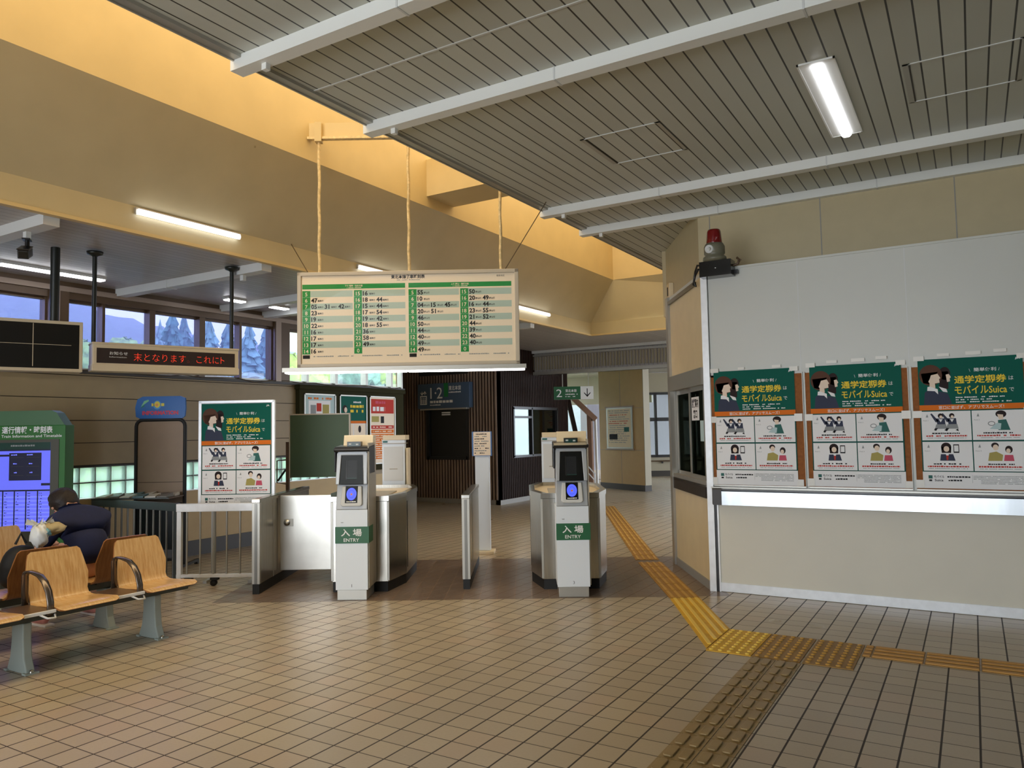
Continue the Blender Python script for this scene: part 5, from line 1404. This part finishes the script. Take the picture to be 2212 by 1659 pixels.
def chain(J, links):
    """named joints {name: (xyz, r)} and links -> verts, edges, radii"""
    names = list(J); ix = {n: i for i, n in enumerate(names)}
    return [J[n][0] for n in names], [(ix[a], ix[b]) for a, b in links], [J[n][1] for n in names]


t = thing('person', 'person with short dark hair and navy shirt sitting bent forward, facing away', 'person', (-6.365, 3.70, 0), radians(90))
J = {'pelvis': ((0, .04, .52), .09), 'belly': ((0, .07, .64), .075), 'chest': ((0, .15, .79), .08), 'upper': ((0, .22, .90), .07), 'neck': ((-.01, .30, 1.0), .052), 'skull': ((-.015, .37, 1.035), .082), 'crown': ((-.02, .42, 1.075), .080),
     'jaw': ((-.025, .44, .985), .05), 'chin': ((-.03, .455, .945), .03)}
lk = [('pelvis', 'belly'), ('belly', 'chest'), ('chest', 'upper'), ('upper', 'neck'), ('neck', 'skull'), ('skull', 'crown'), ('skull', 'jaw'), ('jaw', 'chin')]
arm = {}
for s_, n in ((1, 'r'), (-1, 'l')):
    J['sh' + n] = ((.17 * s_, .20, .88), .05); J['el' + n] = ((.25 * s_, .36, .66), .042); J['wr' + n] = ((.09 * s_, .55, .64), .028); J['pa' + n] = ((.06 * s_, .61, .65), (.034, .022))
    kx = .30 if s_ > 0 else -.13; ax_ = .34 if s_ > 0 else -.10
    J['hp' + n] = ((.09 * s_, .08, .50), .085); J['kn' + n] = ((kx, .46, .49), .058); J['ca' + n] = ((kx * .5 + ax_ * .5, .48, .30), .052); J['an' + n] = ((ax_, .50, .085), .036); J['to' + n] = ((ax_, .63, .045), .034)
    lk += [('upper', 'sh' + n), ('sh' + n, 'el' + n), ('el' + n, 'wr' + n), ('wr' + n, 'pa' + n), ('pelvis', 'hp' + n), ('hp' + n, 'kn' + n), ('kn' + n, 'ca' + n), ('ca' + n, 'an' + n), ('an' + n, 'to' + n)]
vs, fs = skin_mesh(*chain(J, lk))
body = MB().add(vs, fs, 'skin', True)
for s_ in (1, -1):
    px, py, pz = .06 * s_, .61, .65
    for k in range(4):
        o = (-.022 + .015 * k) * 1.0
        L_ = (.032, .038, .036, .028)[k]
        v = [(px + o * .3 * s_, py + .005, pz - .012 + o), (px + o * .3 * s_ - .004 * s_, py + .025 + L_ * .5, pz - .01 + o), (px - .02 * s_, py + .03 + L_ * .9, pz - .012 + o), (px - .038 * s_, py + .022 + L_ * .8, pz - .012 + o)]
        a_, b_3 = skin_mesh(v, [(0, 1), (1, 2), (2, 3)], [.0095, .009, .0085, .007], 1); body.add(a_, b_3, 'skin', True)
    v = [(px - .01 * s_, py - .02, pz + .02), (px - .03 * s_, py + .005, pz + .04), (px - .04 * s_, py + .03, pz + .045)]
    a_, b_3 = skin_mesh(v, [(0, 1), (1, 2)], [.012, .0105, .008], 1); body.add(a_, b_3, 'skin', True)
# ears, nose
for s_ in (1, -1):
    body.ball((-.02 + s_ * .088, .40, 1.02), .028, 'skin', 8, (.45, .8, 1.15))
body.ball((-.03, .505, .99), .016, 'skin', 8, (.8, 1, 1.4))
for s_ in (1, -1): body.ball((-.027 + s_ * .034, .489, 1.012), .011, 'pure_white', 8).ball((-.027 + s_ * .034, .497, 1.011), .006, 'print_black', 6)
body.ball((-.03, .488, .955), .018, 'print_pink', 8, (1.2, .5, .35))
bo = body.build('body', t)
# hair cap
mb = MB(); vs = []; fs = []; N1, N2 = 14, 26
rr = random.Random(9)
c = V((-.02, .40, 1.065))
for i in range(N1 + 1):
    th = pi * .74 * i / N1
    for j in range(N2):
        a = 2 * pi * j / N2
        d = V((sin(th) * cos(a), sin(th) * sin(a), cos(th)))
        back = max(0, -d.y)
        r = V((.114, .128, .106)) * (1 + .05 * rr.uniform(-1, 1) * (i / N1) + .03 * sin(5 * a + i))
        p = c + V((d.x * r.x, d.y * r.y, d.z * r.z - .035 * back * (i / N1)))
        if d.y > .55 and i > N1 * .6: p.z = max(p.z, 1.05)
        vs.append(p)
for i in range(N1):
    for j in range(N2): fs.append((i * N2 + j, i * N2 + (j + 1) % N2, (i + 1) * N2 + (j + 1) % N2, (i + 1) * N2 + j))
mb.add(vs, [f[::-1] for f in fs], 'person_hair', True); hr = mb.build('hair', t)
sd_ = hr.modifiers.new('shell', 'SOLIDIFY'); sd_.thickness = .02
# shirt and trousers
K = {k: J[k] for k in ('pelvis', 'belly', 'chest', 'upper')}
K = {'pelvis': ((0, .03, .535), (.15, .105)), 'belly': ((0, .03, .64), (.17, .145)), 'chest': ((0, .105, .80), (.185, .15)), 'upper': ((0, .20, .93), (.16, .115)), 'collar': ((-.005, .27, .985), .078)}
lk2 = [('pelvis', 'belly'), ('belly', 'chest'), ('chest', 'upper'), ('upper', 'collar')]
for s_, n in ((1, 'r'), (-1, 'l')):
    K['sh' + n] = ((.185 * s_, .185, .895), .095); K['md' + n] = ((.235 * s_, .26, .775), .082); K['cf' + n] = ((.25 * s_, .315, .70), .074)
    lk2 += [('upper', 'sh' + n), ('sh' + n, 'md' + n), ('md' + n, 'cf' + n)]
vs, fs = skin_mesh(*chain(K, lk2)); MB().add(vs, fs, 'navy_shirt', True).build('shirt', t)
K = {'pelvis': ((0, .05, .535), (.14, .095))}; lk3 = []
for s_, n in ((1, 'r'), (-1, 'l')):
    K['hp' + n] = ((.095 * s_, .12, .525), .09); K['kn' + n] = (J['kn' + n][0], .08); K['cf' + n] = ((J['ca' + n][0][0], .48, .30), .075)
    lk3 += [('pelvis', 'hp' + n), ('hp' + n, 'kn' + n), ('kn' + n, 'cf' + n)]
vs, fs = skin_mesh(*chain(K, lk3)); MB().add(vs, fs, 'trousers', True).build('trousers', t)
for s_, n in ((1, 'r'), (-1, 'l')):
    x, y = J['an' + n][0][:2]
    vs, fs = skin_mesh([(x, y - .03, .055), (x, y + .06, .06), (x, y + .15, .042), (x, y + .19, .036)], [(0, 1), (1, 2), (2, 3)], [(.043, .05), (.046, .05), (.045, .034), (.03, .024)], 2)
    sh = MB().add(vs, fs, 'pink_shoe', True).build('shoe', t)
    sole = [(x - .04, y - .07), (x + .04, y - .07), (x + .047, y + .08), (x + .04, y + .19), (x + .015, y + .225), (x - .015, y + .225), (x - .04, y + .19), (x - .047, y + .08)]
    MB().prism(sole, 0.0, .02, 'shoe_sole').ball((x, y + .195, .03), .03, 'shoe_sole', 8, (1.1, .9, .7)).build('sole', sh, .004)

# bag and wrapped shopping
t = thing('backpack', 'black soft bag standing on the seat beside the seated person', 'bag', (-6.44, 3.17, .42))
vs, fs = skin_mesh([(0, 0, .12), (0, .01, .27), (0, .02, .40), (0, -.14, .14), (0, .14, .14), (0, -.12, .30)], [(0, 1), (1, 2), (0, 3), (0, 4), (1, 5)], [(.14, .17), (.14, .17), (.09, .11), (.13, .11), (.12, .11), (.10, .10)], 2)
zmin = min(v.z for v in vs)
MB().add([(v.x, v.y, v.z - zmin + .01) for v in vs], fs, 'bag_black', True).build('body', t)
MB().tube([(.11, -.05, .30), (.16, -.06, .24), (.16, -.07, .12), (.12, -.07, .04)], .014, 'bag_black', 8).tube([(.02, -.04, .36), (.02, .0, .44), (.02, .04, .36)], .01, 'bag_black', 8).build('strap', t)
t = thing('shopping_bag', 'crumpled white and blue plastic wrap bag lying on the black bag', 'plastic bag', (-6.36, 3.27, .86))
rr = random.Random(12)
def crumple(c, r, sc, m, name, n=10):
    mb = MB().ball(c, r, m, n, sc)
    mb.v = [V(p) + V((rr.uniform(-1, 1), rr.uniform(-1, 1), rr.uniform(-1, 1))) * r * .16 for p in mb.v]
    return mb.build(name, t)
crumple((.03, .06, .02), .085, (.8, 1.5, .55), 'wrap_tan', 'wrapper')
crumple((.06, -.02, -.02), .07, (.9, .9, 1.3), 'wrap_white', 'bottle_bag')
crumple((.075, .01, .0), .045, (.9, .9, .8), 'wrap_blue', 'blue_print')
mb = MB()
for a in range(7):
    th = a * .9; mb.add([(.02, 0, .05), (.03, .012, .05), (.03 + .05 * cos(th), .10 * sin(th), .09 + .03 * rr.random()), (.02 + .06 * cos(th + .2), .11 * sin(th + .2), .07)], [(0, 1, 2, 3)], 'wrap_white')
mb.build('knot', t)

# ================================================================== TACTILE PAVING
def set_mesh(fn):
    mb = MB(); fn(mb); return mb
def dot_plate(m, dm):
    t = thing('dotted_tactile_plate', 'x', 'tactile paving', (0, 0, 0), 0, 'dotted tactile plates at the turn of the path')
    MB().box(.002, .318, .002, .318, 0.0, .006, m).build('base_plate', t)
    mb = MB()
    for i in range(5):
        for j in range(5): mb.lathe([(.017, .006), (.0145, .0115), (.008, .0135), (0, .014)], (.033 + .0635 * i, .033 + .0635 * j, 0), dm, 10)
    mb.build('dots', t)
    return t
xs = (-1.715, -1.392, -1.060); ys_ = (5.462, 5.786)
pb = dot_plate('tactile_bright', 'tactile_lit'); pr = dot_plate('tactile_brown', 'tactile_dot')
k = 0
for i, x in enumerate(xs):
    for j, y in enumerate(ys_):
        src = pb if i == 0 else pr
        lab = ('bright yellow dotted tactile plate, the one %s' % ('nearer the ticket office' if j else 'farther from the ticket office')) if i == 0 else \
            ('worn brown dotted tactile plate %s, %s' % ('beside the bright yellow ones' if i == 1 else 'beside the barred strip', 'nearer the ticket office' if j else 'farther from the ticket office'))
        if (i, j) in ((0, 0), (1, 0)): o = src; o.location = (x, y, 0); o['label'] = lab
        else: copy_thing(src, (x, y, 0), 0, lab)
# bright ridged plate, cut to meet the dots
t = thing('ridged_tactile_plate', 'long bright yellow ridged tactile plate cut slanting at the dotted plates', 'tactile paving', (0, 0, 0))
A, B, C, D = V((-2.494, 6.93, 0)), V((-2.262, 7.08, 0)), V((-1.722, 6.117, 0)), V((-1.722, 5.513, 0))
MB().prism([(D.x, D.y), (C.x, C.y), (B.x, B.y), (A.x, A.y)], 0, .006, 'tactile_bright').build('base_plate', t)
mb = MB()
for k in range(4):
    f = .14 + .24 * k
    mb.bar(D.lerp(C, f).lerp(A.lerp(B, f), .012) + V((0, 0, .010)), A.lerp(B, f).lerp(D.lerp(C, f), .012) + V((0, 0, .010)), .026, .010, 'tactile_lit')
mb.build('ridges', t)
# worn ridged strip leading through the gates
P0 = V((-2.385, 7.02, 0)); P1 = V((-3.45, 8.83, 0)); P2 = V((-6.575, 14.65, 0))
def ridged(label, group, m):
    t = thing('ridged_tactile_plate', label, 'tactile paving', (0, 0, 0), 0, group)
    MB().box(-.14, .14, .003, .317, 0, .004, m).build('base_plate', t)
    mb = MB()
    for x in (-.105, -.035, .035, .105): mb.box(x - .013, x + .013, .012, .308, .004, .010, 'tactile_dot')
    mb.build('ridges', t)
    return t
src = None; n = 0
for (a, b) in ((P0, P1), (P1, P2)):
    d = (b - a); L_ = d.length; d.normalize(); rz = math.atan2(d.y, d.x) - pi / 2; s_ = 0
    while s_ < L_ - .30 and n < 28:
        lab = 'worn golden ridged tactile plate, %s from the bright yellow plate along the path' % ORD[n]
        p = a + d * s_
        if src is None: src = ridged(lab, 'worn ridged plates through the gates', 'tactile_gold'); src.location = p; src.rotation_euler = (0, 0, rz)
        else: copy_thing(src, p, rz, lab)
        n += 1; s_ += .322
src = None
for k in range(8):
    x = -.735 + (.06 + .322 * (k - 1) if k else 0)
    lab = 'narrow brown tactile strip of three bars, %s from the dotted plates along the counter' % ORD[k]
    if src is None or k == 1:
        src2 = thing('barred_tactile_strip', lab, 'tactile paving', (x, 5.81, 0), 0, 'brown barred strips along the counter')
        w_ = .058 if k == 0 else .318
        MB().box(0.002, w_, 0.0, .30, 0, .003, 'tactile_brown').build('base_plate', src2)
        mb = MB()
        for y in (.03, .115, .20, .27): mb.box(.008, w_ - .006, y - .018, y + .018, .003, .010, 'tactile_bar')
        mb.build('bars', src2); src = src2
    else: copy_thing(src, (x, 5.81, 0), 0, lab)
src = None
for j in range(17):
    for i in range(2):
        x = -1.391 + .1665 * i; y = 5.445 - .1667 * (j + 1)
        if j > 12: 
            pass
        lab = 'tan tactile floor tile with two raised bars, %s from the dotted plates in the %s column' % (ORD[j], 'column nearer the benches'.split(' column')[0] if i == 0 else 'other')
        lab = 'tan two-bar tactile tile, %s row from the dotted plates, %s' % (ORD[j], 'on the bench side' if i == 0 else 'on the counter side')
        if src is None:
            src = thing('bar_tactile_tile', lab, 'tactile paving', (x, y, 0), 0, 'tan two-bar tactile tiles')
            MB().box(.003, .163, .003, .163, 0, .004, 'tactile_tile').build('tile', src)
            mb = MB()
            for xx in (.045, .12): mb.prism([(xx - .024, .03), (xx - .017, .018), (xx + .017, .018), (xx + .024, .03), (xx + .024, .135), (xx + .017, .147), (xx - .017, .147), (xx - .024, .135)], .004, .014, 'tactile_tile')
            mb.build('bars', src, .003)
        else: copy_thing(src, (x, y, 0), 0, lab)

# ================================================================== OUTSIDE THE WINDOWS
mb = MB(); rr = random.Random(3); NA, NR = 90, 16
vs = []; fs = []
for i in range(NA + 1):
    az = radians(22 + 80 * i / NA)
    for j in range(NR + 1):
        d = 95 + 190 * j / NR
        dg_ = math.degrees(az); top = 21 + 23 * max(0, min(1, (dg_ - 42) / 19)) ** 1.2 + 2.2 * sin(az * 23 + 1) + 1.5 * sin(az * 47)
        z = -8 + (top + 8) * min(1, (j / NR) * 1.15) ** .8 + rr.uniform(-1.3, 1.3)
        vs.append((-sin(az) * d, cos(az) * d, z))
fs = [(i * (NR + 1) + j, (i + 1) * (NR + 1) + j, (i + 1) * (NR + 1) + j + 1, i * (NR + 1) + j + 1) for i in range(NA) for j in range(NR)]
mb.add(vs, fs, 'hill_forest', True)
struct('hills', mb, 'hazy blue forested hillside beyond the windows')
struct('haze', MB().box(-340, -14.5, -70, 340, -7.9, 140, 'haze'))
struct('ground', MB().box(-320, -14, -60, 320, -8.2, -8.0, 'ground_green'))


def blob_tree(px, py_top, dep, spread, m, label, name, h=None, seed=0):
    rr = random.Random(seed)
    top = far_point(px, py_top, dep); base = V((top.x, top.y, -8.0)); h = top.z + 8
    t = thing(name, label, 'tree', base, 0, 'trees beyond the windows')
    mb = MB()
    for k in range(120):
        f = rr.random() ** .7
        z = h * (.30 + .62 * f); R_ = spread * sqrt(max(.05, 1 - (2 * f - .9) ** 2)) * rr.uniform(.2, 1)
        a = rr.uniform(0, 2 * pi); r = spread * rr.uniform(.12, .26)
        o = len(mb.v)
        mb.ball((cos(a) * R_, sin(a) * R_, z), r, m, 5, (1, 1, .8))
        for q_ in range(o, len(mb.v)): mb.v[q_] = mb.v[q_] + V((rr.uniform(-1, 1), rr.uniform(-1, 1), rr.uniform(-1, 1))) * r * .28
    mb.build('foliage', t)
    MB().tube([(0, 0, 0), (0, 0, h * .7)], .25, 'bark', 8).build('trunk', t)


def conifer(px, py_top, dep, spread, m, label, seed=0):
    rr = random.Random(seed)
    top = far_point(px, py_top, dep); base = V((top.x, top.y, -8.0)); h = top.z + 8
    t = thing('conifer_tree', label, 'tree', base, 0, 'trees beyond the windows')
    mb = MB(); n = 46
    for k in range(n):
        f = k / n; z = h * (.18 + .82 * f); r = spread * (1 - f) ** .8 + .12
        pts = [(0, 0, z + h * .045)]; m_ = 21
        for q_ in range(m_):
            a = 2 * pi * q_ / m_ + rr.random(); rq = r * rr.uniform(.35, 1.1)
            pts.append((cos(a) * rq, sin(a) * rq, z - h * .02 * rr.uniform(.4, 1.6)))
        mb.add(pts, [(0, q_ + 1, (q_ + 1) % m_ + 1) for q_ in range(m_)], m)
    mb.build('foliage', t)
    MB().tube([(0, 0, 0), (0, 0, h * .9)], .22, 'bark', 8).build('trunk', t)


for k, (px, py_, dep, sp, m, lab) in enumerate(((372, 676, 56, 4.2, 'conifer', 'tall dark conifer with a pointed top seen above the LED sign'), (398, 684, 70, 4.4, 'conifer', 'dark conifer close beside the tallest one above the LED sign'),
        (346, 700, 84, 4.6, 'conifer_pale', 'pale conifer at the window post above the LED sign'), (452, 690, 54, 4.2, 'conifer_pale', 'pale conifer in the window pane by the LED sign post'), (492, 700, 68, 4.6, 'conifer', 'dark conifer seen behind the LED sign post'),
        (538, 700, 56, 4.4, 'conifer_pale', 'pale broad conifer between the LED sign and the timetable board'), (574, 706, 72, 4.6, 'conifer', 'dark conifer at the broad window post beside the timetable board'), (425, 706, 98, 5.0, 'conifer', 'small dark conifer between two taller ones above the LED sign'))):
    conifer(px, py_, dep, sp, m, lab, 30 + k)
for k, (px, py_, dep, sp, lab) in enumerate(((168, 706, 48, 2.8, 'yellow green leafy tree seen between the black board and the LED sign'), (208, 716, 60, 3.2, 'yellow green leafy tree behind the LED sign post'), (262, 708, 74, 4.2, 'yellow green round tree seen over the LED sign'), (318, 716, 92, 4.6, 'yellow green tree at the foot of the hill over the LED sign'),
        (632, 740, 40, 2.6, 'leafy tree seen in the first clear pane beside the timetable board'), (690, 780, 51, 3.2, 'leafy tree seen under the timetable board lamp'), (760, 776, 64, 4.6, 'leafy tree in the clear panes over the framed pass poster'), (825, 780, 80, 5.0, 'leafy tree in the clear pane next to the battened wall'))):
    blob_tree(px, py_, dep, sp, 'broadleaf' if k < 5 or k % 2 else 'conifer_pale', lab, 'leafy_tree', None, 50 + k)

# neighbouring roof seen through the end window
sx = Matrix(((GC, -GS, 0, -11.6), (GS, GC, 0, 29.0), (0, 0, 1, 0), (0, 0, 0, 1)))
t = thing('neighbour_shed', 'pale ribbed building with a sloping roof edge outside the end window', 'building', (0, 0, 0))
MB(sx).extrude([(-2, -8), (6, -8), (6, 1.2), (1.9, 2.7), (-2, 4.5)], 'y', 0, 4, 'far_shed').build('wall', t)
MB(sx).extrude([(-2.2, 4.5), (6.3, 1.12), (6.3, 1.35), (-2.2, 4.75)], 'y', -0.3, 4.2, 'steel_dark').build('roof_edge', t)
